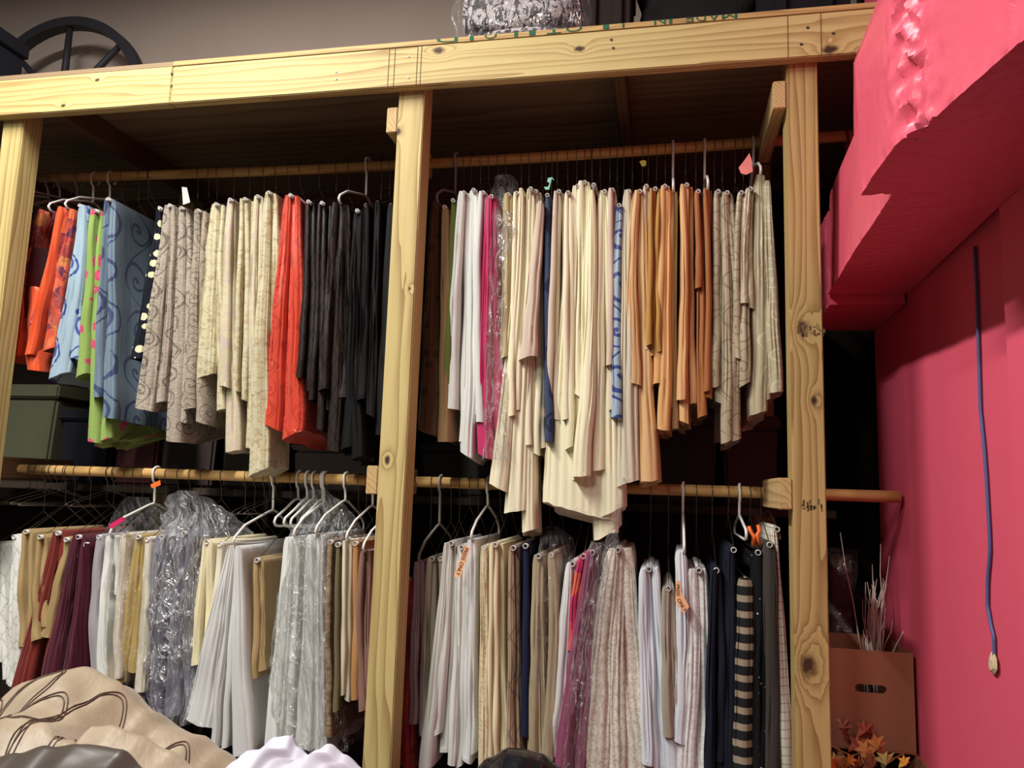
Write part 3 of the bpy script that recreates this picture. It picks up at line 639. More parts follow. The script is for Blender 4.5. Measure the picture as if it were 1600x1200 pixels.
Lw('whitelace', (1092, 890), [(1074, 1210, 30, 1082, 13), (1096, 1210, 24, 1098, 12)], 'white ruffled lace cloth left of the navy garments')
Lw('navy2', (1119, 890), [(1114, 1200, 14), (1124, 1190, 12)], 'dark navy cloth folded beside the white lace')
garm = dict(name='garment', cat='garment')
Lw('navy2', (1146, 858), [(1138, 1210, 36, 1142, 12)], 'dark navy jacket left of the striped garment', **garm)
Lw('bw', (1166, 905), [(1160, 1205, 26, 1165, 18)], 'black and beige striped garment', 'p', zh=EYE - .13, **garm)
Lw('blackdot', (1184, 862), [(1184, 1210, 22, 1184, 16)], 'black garment with tiny pale dots', **garm)
Lw('umber', (1202, 850), [(1203, 1210, 24, 1202, 16)], 'dark brown garment left of the checked shirt', **garm)
Lw('check', (1213, 826), [(1224, 1215, 26, 1208, 9)], 'cream shirt with a fine windowpane check', **garm)
# ------------------------------------------------------------------ clear plastic garment bags
def bag(name, label, prof, mat, yf, depth, seed, rows=70, cols=64, amp=.012, vfull=848):
    """crumpled open-bottomed film sleeve; prof = [(v, uL, uR)] outline at the front plane"""
    V, F, UV = [], [], []
    for r in range(rows):
        t = r / (rows - 1) * (len(prof) - 1); i = min(int(t), len(prof) - 2); f = t - i
        v, ul, ur = [prof[i][k] + (prof[i + 1][k] - prof[i][k]) * f for k in range(3)]
        q = max(.10, min(1, (v - prof[0][0]) / max(1, vfull - prof[0][0]))); q0 = YR + (yf - YR) * q; q1 = YR + (yf + depth - YR) * q
        a = at(ul, v, q0); b = at(ur, v, q0); cx = (a.x + b.x) / 2; hw = (b.x - a.x) / 2; z = a.z
        for c in range(cols):
            an = 2 * math.pi * c / cols; ca, sa = math.cos(an), math.sin(an)
            x = cx + hw * math.copysign(abs(ca) ** .7, ca); y = (q0 + q1) / 2 - (q1 - q0) / 2 * math.copysign(abs(sa) ** .6, sa)
            p = Vector((x * 16, y * 10, z * 7 + seed)); d = (noise.ridged_multi_fractal(p, 1, 2, 3, 1, 2) - 1.2) * amp + noise.noise(p * 3) * amp * .6
            V.append(Vector((x + ca * d, y - sa * d * .9, z + noise.noise((x * 14, y * 9, seed)) * .02 * (r / rows) ** 8)))
            UV.append((c / cols * 2 * (hw * 2 + depth), z))
    for r in range(rows - 1):
        for c in range(cols): F.append((r * cols + c, r * cols + (c + 1) % cols, (r + 1) * cols + (c + 1) % cols, (r + 1) * cols + c))
    F.append(tuple(range(cols - 1, -1, -1)))
    o = raw(name, V, F, MATS[mat], None, True, UV); return tag(o, label, 'plastic bag', 'clear garment bags')
bag('garment_bag', 'crinkled clear plastic sleeve over the hot pink and khaki cloths', [(274, 774, 800), (284, 764, 806), (320, 758, 806), (350, 755, 815), (420, 752, 803), (560, 748, 800), (715, 742, 800)], 'film', YF - .03, .36, 1, vfull=330)
bag('garment_bag', 'thin clear plastic draped over the greyish mauve cloth', [(776, 196, 226), (800, 165, 240), (830, 140, 246), (900, 138, 246), (1000, 140, 240), (1065, 144, 232)], 'film_thin', YF - .035, .40, 2)
bag('garment_bag', 'large crumpled clear bag around lavender grey cloths', [(766, 272, 300), (775, 258, 318), (800, 244, 326), (840, 228, 318), (900, 215, 314), (960, 208, 312), (1040, 202, 312), (1100, 208, 308), (1132, 250, 296)], 'film_thick', YF - .045, .40, 3, 90, 90, .016, vfull=835)
bag('garment_bag', 'tall clear bag around white cloths beside the brown brocade', [(764, 484, 506), (775, 470, 520), (800, 452, 530), (840, 436, 522), (900, 424, 514), (980, 408, 514), (1060, 402, 518), (1140, 402, 518), (1178, 412, 520)], 'film', YF - .04, .40, 4, 90, 90, .015)
bag('garment_bag', 'narrow clear bag around the olive beige cloths', [(822, 852, 868), (832, 842, 876), (870, 834, 882), (950, 826, 876), (1100, 818, 872), (1200, 812, 872)], 'film_thin', YF - .035, .38, 5)
bag('garment_bag', 'glossy clear plastic over the plum cloth beside the lace', [(846, 920, 942), (860, 914, 952), (900, 908, 952), (1000, 888, 944), (1100, 872, 930), (1205, 862, 920)], 'film', YF - .04, .38, 6)
bag('garment_bag', 'thin clear plastic strip twisting down to the ivory lace', [(742, 970, 976), (780, 964, 974), (830, 950, 966), (880, 938, 962), (960, 932, 958)], 'film_thin', YF - .05, .06, 7, 40, 24, vfull=743)

# ------------------------------------------------------------------ paper tags and small hanger details
def paper(name, label, pts, Y, mat, cat='tag', th=.0012, text=None, tsize=.012, ta=0, tpos=None):
    P = [at(u, v, Y) for u, v in pts]; c = sum(P, Vector()) / len(P); n = len(P)
    V = [p - c for p in P] + [p - c + Vector((0, th, 0)) for p in P]; F = [tuple(range(n)), tuple(range(2 * n - 1, n - 1, -1))] + [(i, (i + 1) % n, n + (i + 1) % n, n + i) for i in range(n)]
    o = raw(name, V, F, mat, None, False); o.location = c; tag(o, label, cat)
    if text:
        for body, (u, v), size, ang in text:
            me = text_mesh(body, size); q = at(u, v, Y) - c; ca, sa = math.cos(ang), math.sin(ang)
            for vt in me.vertices:
                x, y = vt.co.x, vt.co.y; vt.co = Vector((q.x + x * ca - y * sa, -.0012, q.z + x * sa + y * ca))
            link('lettering', me, M_black, o, False)
    return o
M_tag = plain('orange_tag', (248, 186, 140), .7); M_tago = plain('bright_orange_tag', (244, 112, 40), .7); M_tagp = plain('pink_tag', (244, 138, 134), .7)
paper('paper_tag', 'long orange tag reading PRESS ONLY on the white linens', [(727, 852), (735, 856), (719, 902), (709, 901)], YF - .045, M_tag, text=[('PRESS ONLY', (722, 877), .0165, math.radians(-107))])
paper('paper_tag', 'creased orange tag reading PRESS ONLY near the white lace', [(1056, 908), (1063, 907), (1064, 924), (1077, 948), (1068, 959), (1055, 940)], YF - .045, M_tag, text=[('PRESS', (1059, 922), .0135, math.radians(-88)), ('ONLY', (1065, 945), .0150, math.radians(-58))])
paper('paper_tag', 'small bright orange tag on a hanger at the lower rail', [(235, 757), (250, 750), (251, 758), (237, 763)], YR - .03, M_tago)
paper('paper_tag', 'ragged salmon pink paper tag above the champagne cloths', [(1154, 262), (1162, 252), (1171, 239), (1175, 252), (1176, 268), (1166, 273), (1158, 271)], YF - .02, M_tagp)
paper('paper_tag', 'white paper tag on a hanger above the taupe cloths', [(284, 292), (292, 293), (297, 316), (286, 320)], YF - .02, M_card)
paper('hanger_clip', 'mint green plastic clip above the navy cloth', [(852, 296), (858, 296), (862, 279), (866, 282), (863, 277), (856, 278), (855, 284), (859, 286), (856, 292), (850, 292)], YF - .01, plain('mint_plastic', (130, 200, 168), .4), 'clip', .004)
paper('hanger_clip', 'small brass clip on a hanger above the mustard cloth', [(999, 252), (1006, 250), (1010, 252), (1009, 259), (1003, 260)], YF + .05, plain('brass_metal', (190, 160, 80), .3, .8), 'clip', .006)
paper('hanger_clip', 'magenta plastic clip on the white hanger above white cloth', [(170, 820), (190, 808), (192, 814), (173, 826)], YF - .035, plain('magenta_plastic', (214, 40, 100), .4), 'clip', .012)
for k, (u, v) in enumerate(((1170, 838), (1184, 836))):
    a = at(u, v - 16, YF + .02); pts = [a, at(u + 3, v - 6, YF + .02), at(u + 8 - 9 * k, v, YF + .01), at(u + 6 - 3 * k, v + 16, YF + .01)]
    o = empty('hanger_clip', a); tag(o, ('left' if k == 0 else 'right') + ' orange plastic trouser clip beside the checked shirt', 'clip'); tube('jaw', pts, [.005, .007, .007, .005], M_plo, o, 8)
# bare hangers
def bare(u, v, kind, label, up, dz=-.17, dy=0):
    p = at(u, v, YR); hanger(p.x, ZU if up else ZL, (ZU if up else ZL) + dz, YF + dy, YF + .41, kind, label, 'bare hangers', True)
bare(80, 270, 'g', 'grey plastic hanger, leftmost bare one on the upper rail', True, -.165)
bare(98, 270, 'g', 'grey plastic hanger, second bare one on the upper rail', True, -.15)
for k, (u, w) in enumerate(((50, 'farthest left'), (60, 'second from the left'), (72, 'third from the left'), (82, 'fourth from the left'), (92, 'fifth from the left'), (104, 'sixth from the left'), (172, 'seventh from the left'), (180, 'eighth from the left'))):
    bare(u, 735, 'w', 'empty wire hanger on the lower rail, ' + w, False, -.125 - .004 * (k % 3))
for k, (u, w) in enumerate(((468, 'first'), (482, 'second'), (492, 'third'), (506, 'fourth'))):
    bare(u, 745, 'p', w + ' of four white plastic hangers bunched on the lower rail', False, -.17, .06)
for k, (u, w) in enumerate(((415, 'left'), (424, 'middle'), (433, 'right'))): bare(u, 745, 'w', w + ' of three bare wire hangers above the large white cloth', False, -.13)
bare(1322, 210, 'r', 'dark red plastic hanger between right post and pink duct', True, -.12)

# ------------------------------------------------------------------ pink wrapped duct along the upper right
def duct(name, label, sect, plan, seed, crum, amp=.006, cat='wrapped duct'):
    """sect: [(dx,z)] closed outline from the left face; plan: [(Y, x_left)] from far to near"""
    V, F = [], []; rows = 170; S = []
    for i in range(len(sect)):
        a, b = Vector(sect[i]), Vector(sect[(i + 1) % len(sect)]); m = max(2, int((b - a).length / .010))
        S += [a + (b - a) * k / m for k in range(m)]
    n = len(S)
    for r in range(rows + 1):
        t = r / rows * (plan[0][0] - plan[-1][0]); Y = plan[0][0] - t
        for i in range(len(plan) - 1):
            if plan[i][0] >= Y >= plan[i + 1][0]: break
        f = (plan[i][0] - Y) / (plan[i][0] - plan[i + 1][0]); x0 = plan[i][1] + (plan[i + 1][1] - plan[i][1]) * f
        k = sum(a * math.exp(-((Y - y) / w) ** 2) for y, w, a in crum)
        for s in S:
            x = min(x0 + s.x, XW - .002); z = s.y; left = max(0, 1 - s.x / .12)
            p = Vector((x * 30 + seed, Y * 26, z * 22)); d = (noise.ridged_multi_fractal(p, 1, 2.1, 3, 1, 2) - 1.1) * k + amp * .5 * noise.noise(Vector((x * 7, Y * 6, z * 6 + seed)))
            edge = math.exp(-abs(z - (EYE + .641)) / .02) * left * .006 * noise.noise(p * 1.7)
            if s.x > .2: d = 0
            V.append(Vector((x - d * left - edge, Y, z - edge * 1.2)))
    for r in range(rows):
        for c in range(n): F.append((r * n + c, r * n + (c + 1) % n, (r + 1) * n + (c + 1) % n, (r + 1) * n + c))
    F.append(tuple(range(n - 1, -1, -1))); F.append(tuple(rows * n + c for c in range(n)))
    o = raw(name, V, F, M_vinyl, None, True); o.data.set_sharp_from_angle(angle=math.radians(38)); return tag(o, label, cat)
_t = NT('pink_vinyl_wrap'); _o = _t.obj(); _n = _t.noise(_o, 5, 3, .5, .6); _n2 = _t.noise(_o, 34, 3, .6, 1.2)
M_vinyl = _t.set(_t.mix(_n, srgb((226, 86, 110)), srgb((234, 100, 122))), .38, 0, _t.bump(_t.math('ADD', _n, _t.math('MULTIPLY', _n2, .18)), .5, .012), .45)
Z1 = EYE + .641
duct('wrapped_duct', 'nearest pink wrapped duct with a crumpled taped seam', [(0, Z1), (-.004, Z1 + .30), (.035, Z1 + .40), (.10, Z1 + .52), (.36, Z1 + .52), (.36, Z1)], [(1.695, .400), (1.46, .403), (1.40, .420), (1.34, .440), (1.12, .482), (.72, .545)], 3.0, [(1.40, .055, .020), (1.10, .05, .006)])
duct('wrapped_duct', 'second pink wrapped duct behind the crumpled one', [(0, Z1 + .002), (.012, Z1 + .335), (.24, Z1 + .335), (.24, Z1 + .002)], [(2.56, .497), (2.15, .478), (1.70, .463)], 9.0, [(2.53, .03, .004)])
duct('wrapped_duct', 'upper pink wrapped duct stacked over the second one', [(0, Z1 + .34), (.005, Z1 + .62), (.2, Z1 + .62), (.2, Z1 + .34)], [(2.27, .520), (1.70, .505)], 15.0, [(2.2, .04, .006)])
duct('wrapped_duct', 'farthest pink wrapped duct in shade with sagging seams', [(0, Z1 - .03), (0, Z1 + .28), (.22, Z1 + .28), (.22, Z1 - .03)], [(2.97, .515), (2.565, .505)], 21.0, [(2.62, .02, .010), (2.75, .02, .012), (2.88, .02, .010)])

# blue cord hanging down the pink wall with a torn plaster hole at its end
M_cord = plain('blue_cord', (84, 92, 138), .5)
pts = [atX(u, v, XW - .006) for u, v in ((1523, 385), (1526, 450), (1529, 540), (1532, 640), (1538, 700), (1541, 740), (1546, 830), (1547, 860), (1543, 910), (1543, 945), (1548, 975), (1553, 995), (1554, 1028))]
fine = []
for i in range(len(pts) - 1):
    for k in range(4): fine.append(pts[i].lerp(pts[i + 1], k / 4))
o = empty('wall_cord', pts[-1]); tag(o, 'thin blue cord hanging down the pink wall', 'cord'); tube('cord', fine + [pts[-1]], .0042, M_cord, o, 7)
c = atX(1555, 1036, XW - .004); V, F = [], []
for k in range(14):
    a = 2 * math.pi * k / 14; q = 1 + .35 * noise.noise((k * 1.7, 3, 1)); V.append(Vector((-.004, math.cos(a) * .022 * q, math.sin(a) * .024 * q)))
for k in range(14): V.append(Vector((-.010 - .004 * noise.noise((k, 1, 1)), V[k].y * .55, V[k].z * .5 - .004)))
F = [(k, (k + 1) % 14, 14 + (k + 1) % 14, 14 + k) for k in range(14)] + [tuple(14 + k for k in range(14))] + [tuple(range(13, -1, -1))]
p = raw('torn_plug', [v + c - Vector(o.location) for v in V], F, plain('torn_plaster', (206, 186, 150), .8, 0, .2, .3, 90, .6), o, False); p['label'] = 'torn cream plaster lump'
# ------------------------------------------------------------------ things on and behind the rack
M_dark = plain('dark_iron', (44, 42, 48), .6); M_blk = plain('black_cabinet', (26, 22, 22), .8)
# wagon wheel leaning at the back of the top shelf
Yw = 3.40; c = at(96, 160, Yw); R = .505; ZS = ZT + .0185
c.z = ZS + R
wh = empty('wagon_wheel', (c.x, Yw, ZS)); tag(wh, 'large dark spoked wagon wheel standing on the top shelf', 'wheel')
def rect_ring(R0, R1, y0, y1, n=72):
    V, F = [], []
    for k in range(n):
        a = 2 * math.pi * k / n
        for (r, y) in ((R0, y0), (R1, y0), (R1, y1), (R0, y1)): V.append(Vector((math.cos(a) * r, y, math.sin(a) * r + R)))
    for k in range(n):
        b, d = k * 4, ((k + 1) % n) * 4
        for j in range(4): F.append((b + j, b + (j + 1) % 4, d + (j + 1) % 4, d + j))
    return V, F
V, F = rect_ring(R - .05, R, -.03, .03); raw('rim', V, F, M_dark, wh, False)
V, F = rect_ring(.0, .075, -.06, .06, 20); raw('hub', V, F, M_dark, wh)
for k in range(8):
    a = math.radians(0 + 45 * k) + math.radians(0); d = Vector((math.sin(a), 0, math.cos(a)))
    tube('spoke', [Vector((c.x, Yw, ZS + R)) + d * .06, Vector((c.x, Yw, ZS + R)) + d * (R - .045)], [.021, .016], M_dark, wh, 8)
# dark box at the far left of the top shelf
a = at(-90, 100, 2.9); b = at(-12, 32, 2.9); bx = empty('storage_box', ((a.x + b.x) / 2, 3.0, ZS)); tag(bx, 'dark blue black box on the top shelf beside the wheel', 'box')
M_dblue = plain('dark_blue_card', (20, 22, 34), .8); x0, x1 = a.x - bx.location.x, b.x - bx.location.x; hz = b.z - ZS
def local_box(name, lo, hi, mat, parent, bev=.004):
    bm = bmesh.new(); box_bm(bm, lo, hi, bev); return bm_obj(name, bm, mat, parent)
local_box('body', (x0, -.16, 0), (x1 - .02, .12, hz - .07), M_dblue, bx); local_box('lid', (x0 - .01, -.17, hz - .07), (x1, .13, hz), M_dblue, bx)
# damask bundle in plastic
t = NT('damask_cloth'); o = t.obj(); sp = t.add('ShaderNodeSeparateXYZ', {0: o}); fx = t.math('ABSOLUTE', t.math('SUBTRACT', t.math('FRACT', t.math('MULTIPLY', sp.outputs[0], 3.6)), .5))
vv = t.add('ShaderNodeCombineXYZ', {0: fx, 1: t.math('MULTIPLY', sp.outputs[2], 3.2), 2: t.math('MULTIPLY', sp.outputs[1], 2.0)}).outputs[0]; n = t.noise(vv, 5.5, 4, .6, 2.2)
M_dam = t.set(t.mix(t.math('GREATER_THAN', n, .5), srgb((186, 178, 178)), srgb((56, 48, 52))), .6, 0, t.bump(n, .3, .006), .3)
a = at(716, 55, 2.55); b = at(902, 36, 2.55); db = empty('fabric_bundle', ((a.x + b.x) / 2, 2.7, ZS)); tag(db, 'folded black and white damask fabric wrapped in clear plastic', 'fabric')
def pillow(name, sx, sy, z0, z1, mat, parent, seed, amp=.012, n=26, off=(0, 0)):
    V, F, UV = [], [], []; m = 40; rows = 16
    for r in range(rows + 1):
        t = r / rows; z = z0 + (z1 - z0) * t; k = 1 - .10 * abs(2 * t - 1) ** 4
        for c in range(m):
            an = 2 * math.pi * c / m; ca, sa = math.cos(an), math.sin(an)
            x = sx * math.copysign(abs(ca) ** .35, ca) * k; y = sy * math.copysign(abs(sa) ** .35, sa) * k; d = amp * noise.noise((x * 12 + seed, y * 12, z * 16))
            V.append(Vector((x + ca * d + off[0], y + sa * d + off[1], z + .3 * d * t))); UV.append((c / m * 2 * (sx + sy) * 2, z))
    for r in range(rows):
        for c in range(m): F.append((r * m + c, r * m + (c + 1) % m, (r + 1) * m + (c + 1) % m, (r + 1) * m + c))
    F.append(tuple(range(m - 1, -1, -1))); F.append(tuple(rows * m + c for c in range(m)))
    return raw(name, V, F, mat, parent, True, UV)
hw = (b.x - a.x) / 2
for k in range(2): pillow('folded_layer', hw, .17, .004 + .19 * k, .185 + .19 * k, M_dam, db, 3 + k)
pillow('plastic_wrap', hw + .035, .19, .002, .40, MATS['film_thin'], db, 9, .03)
# dark cabinet and shapes in the dark corner of the top shelf
for u0, u1, Y, h, lab, mt in ((905, 985, 3.0, .85, 'dark wooden crate on the top shelf right of the damask', (44, 30, 26)), (1000, 1180, 3.1, .80, 'black fabric heap in the dark corner of the top shelf', (22, 18, 20)), (1185, 1330, 3.0, .85, 'black case on the top shelf behind the right post', (20, 20, 28))):
    a = at(u0, 30, Y); b = at(u1, 30, Y); e = empty('storage_crate' if 'crate' in lab else ('storage_case' if 'case' in lab else 'fabric_heap'), ((a.x + b.x) / 2, Y + .15, ZS)); tag(e, lab, 'storage'); hw = (b.x - a.x) / 2; m = plain('dark_' + lab[:6], mt, .8)
    if 'heap' in lab: pillow('cloth_layer', hw, .18, .002, h, m, e, u0, .05)
    else:
        local_box('body', (-hw, -.15, .001), (hw, .15, h * .8), m, e); local_box('lid', (-hw - .008, -.158, h * .8), (hw + .008, .158, h), m, e)
        for q in (-.5, .5): local_box('batten', (hw * q - .02, -.17, .01), (hw * q + .02, -.15, h * .78), m, e)
# storage behind the clothes: a rear shelf just below the lower rail and things on it
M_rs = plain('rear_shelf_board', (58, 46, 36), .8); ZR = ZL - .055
rs = empty('rear_shelf', (-1.0, 3.3, 0)); tag(rs, 'long brown shelf board on uprights behind the lower rail', 'shelf')
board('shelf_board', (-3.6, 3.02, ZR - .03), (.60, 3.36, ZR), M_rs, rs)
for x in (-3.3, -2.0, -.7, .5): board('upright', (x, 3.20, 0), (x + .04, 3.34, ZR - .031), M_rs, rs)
def bin_(u0, u1, vt, Y, lab, col, lid=True, name='storage_bin', dep=.26):
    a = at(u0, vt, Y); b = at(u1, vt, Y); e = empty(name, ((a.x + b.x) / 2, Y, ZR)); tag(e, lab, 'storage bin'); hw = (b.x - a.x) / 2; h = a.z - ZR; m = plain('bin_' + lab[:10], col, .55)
    bm = bmesh.new(); box_bm(bm, (-hw, 0, .001), (hw, dep, h * .86), .012)
    for v in bm.verts:
        if v.co.z < h * .3: v.co.x *= .93
    bm_obj('body', bm, m, e)
    if lid: local_box('lid', (-hw - .012, -.012, h * .86), (hw + .012, dep + .01, h), m, e, .008)
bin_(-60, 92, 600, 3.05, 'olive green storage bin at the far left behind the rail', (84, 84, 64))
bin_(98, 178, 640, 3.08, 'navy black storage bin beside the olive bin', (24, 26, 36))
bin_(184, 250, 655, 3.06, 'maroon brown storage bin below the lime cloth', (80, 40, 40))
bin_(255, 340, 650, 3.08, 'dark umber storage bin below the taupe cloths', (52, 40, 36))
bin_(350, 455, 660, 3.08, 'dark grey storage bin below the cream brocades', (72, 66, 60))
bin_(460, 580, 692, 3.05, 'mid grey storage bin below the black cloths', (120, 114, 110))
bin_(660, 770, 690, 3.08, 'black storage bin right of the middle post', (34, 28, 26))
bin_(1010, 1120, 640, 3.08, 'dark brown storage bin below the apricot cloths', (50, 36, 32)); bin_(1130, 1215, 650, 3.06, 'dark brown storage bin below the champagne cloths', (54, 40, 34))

# ------------------------------------------------------------------ right corner: boxes, branches, leaves
M_cb = plain('cardboard', (150, 98, 74), .85, 0, .2, .06, 8, .08)
def carton(name, label, x0, x1, y0, y1, z0, z1, hole=None):
    e = empty(name, ((x0 + x1) / 2, (y0 + y1) / 2, z0)); tag(e, label, 'box'); L = e.location; th = .006
    def pn(nm, lo, hi): return local_box(nm, [lo[i] - L[i] for i in range(3)], [hi[i] - L[i] for i in range(3)], M_cb, e, .001)
    pn('base', (x0, y0, z0), (x1, y1, z0 + th)); pn('side', (x0, y0 + th, z0 + th), (x0 + th, y1 - th, z1)); pn('side', (x1 - th, y0 + th, z0 + th), (x1, y1 - th, z1)); pn('back', (x0, y1 - th, z0 + th), (x1, y1, z1))
    if hole is None: pn('front', (x0, y0, z0 + th), (x1, y0 + th, z1)); return e
    hx0, hx1, hz0, hz1 = hole; r = (hz1 - hz0) / 2; N = 10; inner = []
    for k in range(N + 1): a = math.pi / 2 - math.pi * k / N; inner.append((hx1 - r + r * math.cos(a), (hz0 + hz1) / 2 + r * math.sin(a)))
    for k in range(N + 1): a = -math.pi / 2 - math.pi * k / N; inner.append((hx0 + r + r * math.cos(a), (hz0 + hz1) / 2 + r * math.sin(a)))
    cx, cz = (hx0 + hx1) / 2, (hz0 + hz1) / 2; outer = []
    for x, z in inner:
        dx, dz = x - cx, z - cz; s = min(((x1 - cx) if dx > 0 else (cx - x0)) / max(abs(dx), 1e-6), ((z1 - cz) if dz > 0 else (cz - z0 - th)) / max(abs(dz), 1e-6)); outer.append((cx + dx * s, cz + dz * s))
    for q in ((x1, z1), (x1, z0 + th), (x0, z0 + th), (x0, z1)):
        i = min(range(len(outer)), key=lambda j: (outer[j][0] - q[0]) ** 2 + (outer[j][1] - q[1]) ** 2); outer[i] = q
    n = len(inner); V = []
    for Y in (y0, y0 + th):
        for x, z in outer: V.append(Vector((x, Y, z)) - Vector(L))
        for x, z in inner: V.append(Vector((x, Y, z)) - Vector(L))
    F = []
    for k in range(n):
        j = (k + 1) % n; F += [(k, j, n + j, n + k), (2 * n + j, 2 * n + k, 3 * n + k, 3 * n + j), (n + k, n + j, 3 * n + j, 3 * n + k), (j, k, 2 * n + k, 2 * n + j)]
    raw('front', V, F, M_cb, e, False); return e
yb0 = 2.60; tl = at(1290, 1012, yb0); br = at(1430, 1180, yb0); h1 = at(1336, 1068, yb0); h2 = at(1386, 1085, yb0)
zb = br.z
carton('cardboard_box', 'open brown cardboard box with a hand hole beside the pink wall', tl.x, XW - .012, yb0, 2.90, zb, tl.z, (h1.x, h2.x, h2.z, h1.z))
carton('cardboard_box', 'lower cardboard box carrying the open box', .505, XW - .008, 2.42, 2.93, .002, zb - .001)
# pale twig bundle standing in the box
tw = empty('twig_bundle', at(1365, 1010, 2.75)); tag(tw, 'bundle of pale bare twigs standing in the cardboard box', 'twigs'); M_tw = plain('pale_twig', (206, 190, 176), .8); rb = random.Random(4)
base = at(1362, 1075, 2.75)
ends = [(1313, 832), (1376, 850), (1390, 868), (1363, 882), (1430, 966), (1385, 912), (1378, 918), (1352, 955), (1360, 920), (1370, 905), (1348, 985), (1395, 968)] + [(rb.uniform(1345, 1388), rb.uniform(900, 990)) for _ in range(26)]
for k, (u, v) in enumerate(ends):
    e = at(u, v, 2.75 + rb.uniform(-.06, .06)); b0 = base + Vector((rb.uniform(-.02, .02), rb.uniform(-.02, .02), rb.uniform(-.05, .02)))
    mid = b0.lerp(e, .55) + Vector((rb.uniform(-.012, .012), rb.uniform(-.02, .02), .02)); P = [b0, b0.lerp(mid, .5) + Vector((rb.uniform(-.004, .004), 0, 0)), mid, mid.lerp(e, .5) + Vector((rb.uniform(-.008, .008), 0, 0)), e]
    tube('twig', P, [.0026, .0024, .002, .0015, .0009], M_tw, tw, 5)
# dim plastic wrapped parcel behind the post
pc = empty('wrapped_parcel', (0, 0, 0)); a = at(1296, 1000, 2.95); b = at(1346, 862, 2.95); pc.location = ((a.x + b.x) / 2, 2.99, zb + .0); tag(pc, 'dim brown parcel in shiny plastic behind the twigs', 'parcel')
pc.location.z = .002; ph = b.z - .002
pillow('parcel_body', (b.x - a.x) / 2 - .01, .07, .0, ph - .02, plain('parcel_brown', (74, 62, 54), .5), pc, 2, .02); pillow('plastic_wrap', (b.x - a.x) / 2, .078, .0, ph, MATS['film_thin'], pc, 5, .03)
pc.location.y = 3.06
# autumn leaves in front of the box
lv = empty('leaf_garland', (.56, 2.50, zb)); tag(lv, 'autumn leaf garland in orange and yellow below the box', 'garland'); rb = random.Random(9)
lc = [plain('leaf_orange', (206, 138, 76), .7), plain('leaf_brown', (132, 76, 48), .7), plain('leaf_yellow', (206, 186, 110), .7), plain('leaf_rust', (150, 70, 44), .7), plain('leaf_ochre', (214, 150, 60), .7)]
def leafmesh(s):
    out = []; pr = [(0, 1), (.16, .62), (.5, .72), (.34, .38), (.62, .12), (.26, .02), (.12, -.35), (0, -.5)]
    pts = pr + [(-x, y) for x, y in reversed(pr[1:-1])]; V = [Vector((0, -.012, .1 * s))] + [Vector((x * s, .25 * s * abs(x) - .1 * y * y * s, y * s)) for x, y in pts]; n = len(pts)
    V += [v + Vector((0, .0012, 0)) for v in V]; F = [(0, 1 + k, 1 + (k + 1) % n) for k in range(n)] + [(n + 1, n + 2 + (k + 1) % n, n + 2 + k) for k in range(n)]
    return V, F
for u, v, s, ci, Y in ((1319, 1140, .042, 1, 2.56), (1347, 1145, .05, 3, 2.57), (1335, 1168, .05, 3, 2.54), (1352, 1180, .050, 0, 2.50), (1366, 1170, .048, 0, 2.51), (1381, 1178, .026, 3, 2.50), (1382, 1192, .048, 2, 2.48), (1410, 1194, .030, 4, 2.47), (1314, 1196, .045, 2, 2.46), (1325, 1192, .03, 4, 2.45), (1300, 1198, .04, 4, 2.45), (1355, 1200, .05, 1, 2.47), (1340, 1198, .04, 3, 2.49)):
    V, F = leafmesh(s); p = at(u, v, Y); m = Matrix.Rotation(rb.uniform(-1.4, 1.4), 3, 'Y') @ Matrix.Rotation(rb.uniform(-.6, .6), 3, 'X') @ Matrix.Rotation(rb.uniform(-.6, .6), 3, 'Z')
    raw('leaf', [m @ x + p - Vector(lv.location) for x in V], F, lc[ci], lv, False)
tube('vine', [Vector((.44 + i * .03, 2.53 + .015 * math.sin(i), zb + .012 + .012 * math.sin(i * 1.7))) for i in range(10)], .003, lc[1], lv, 6)

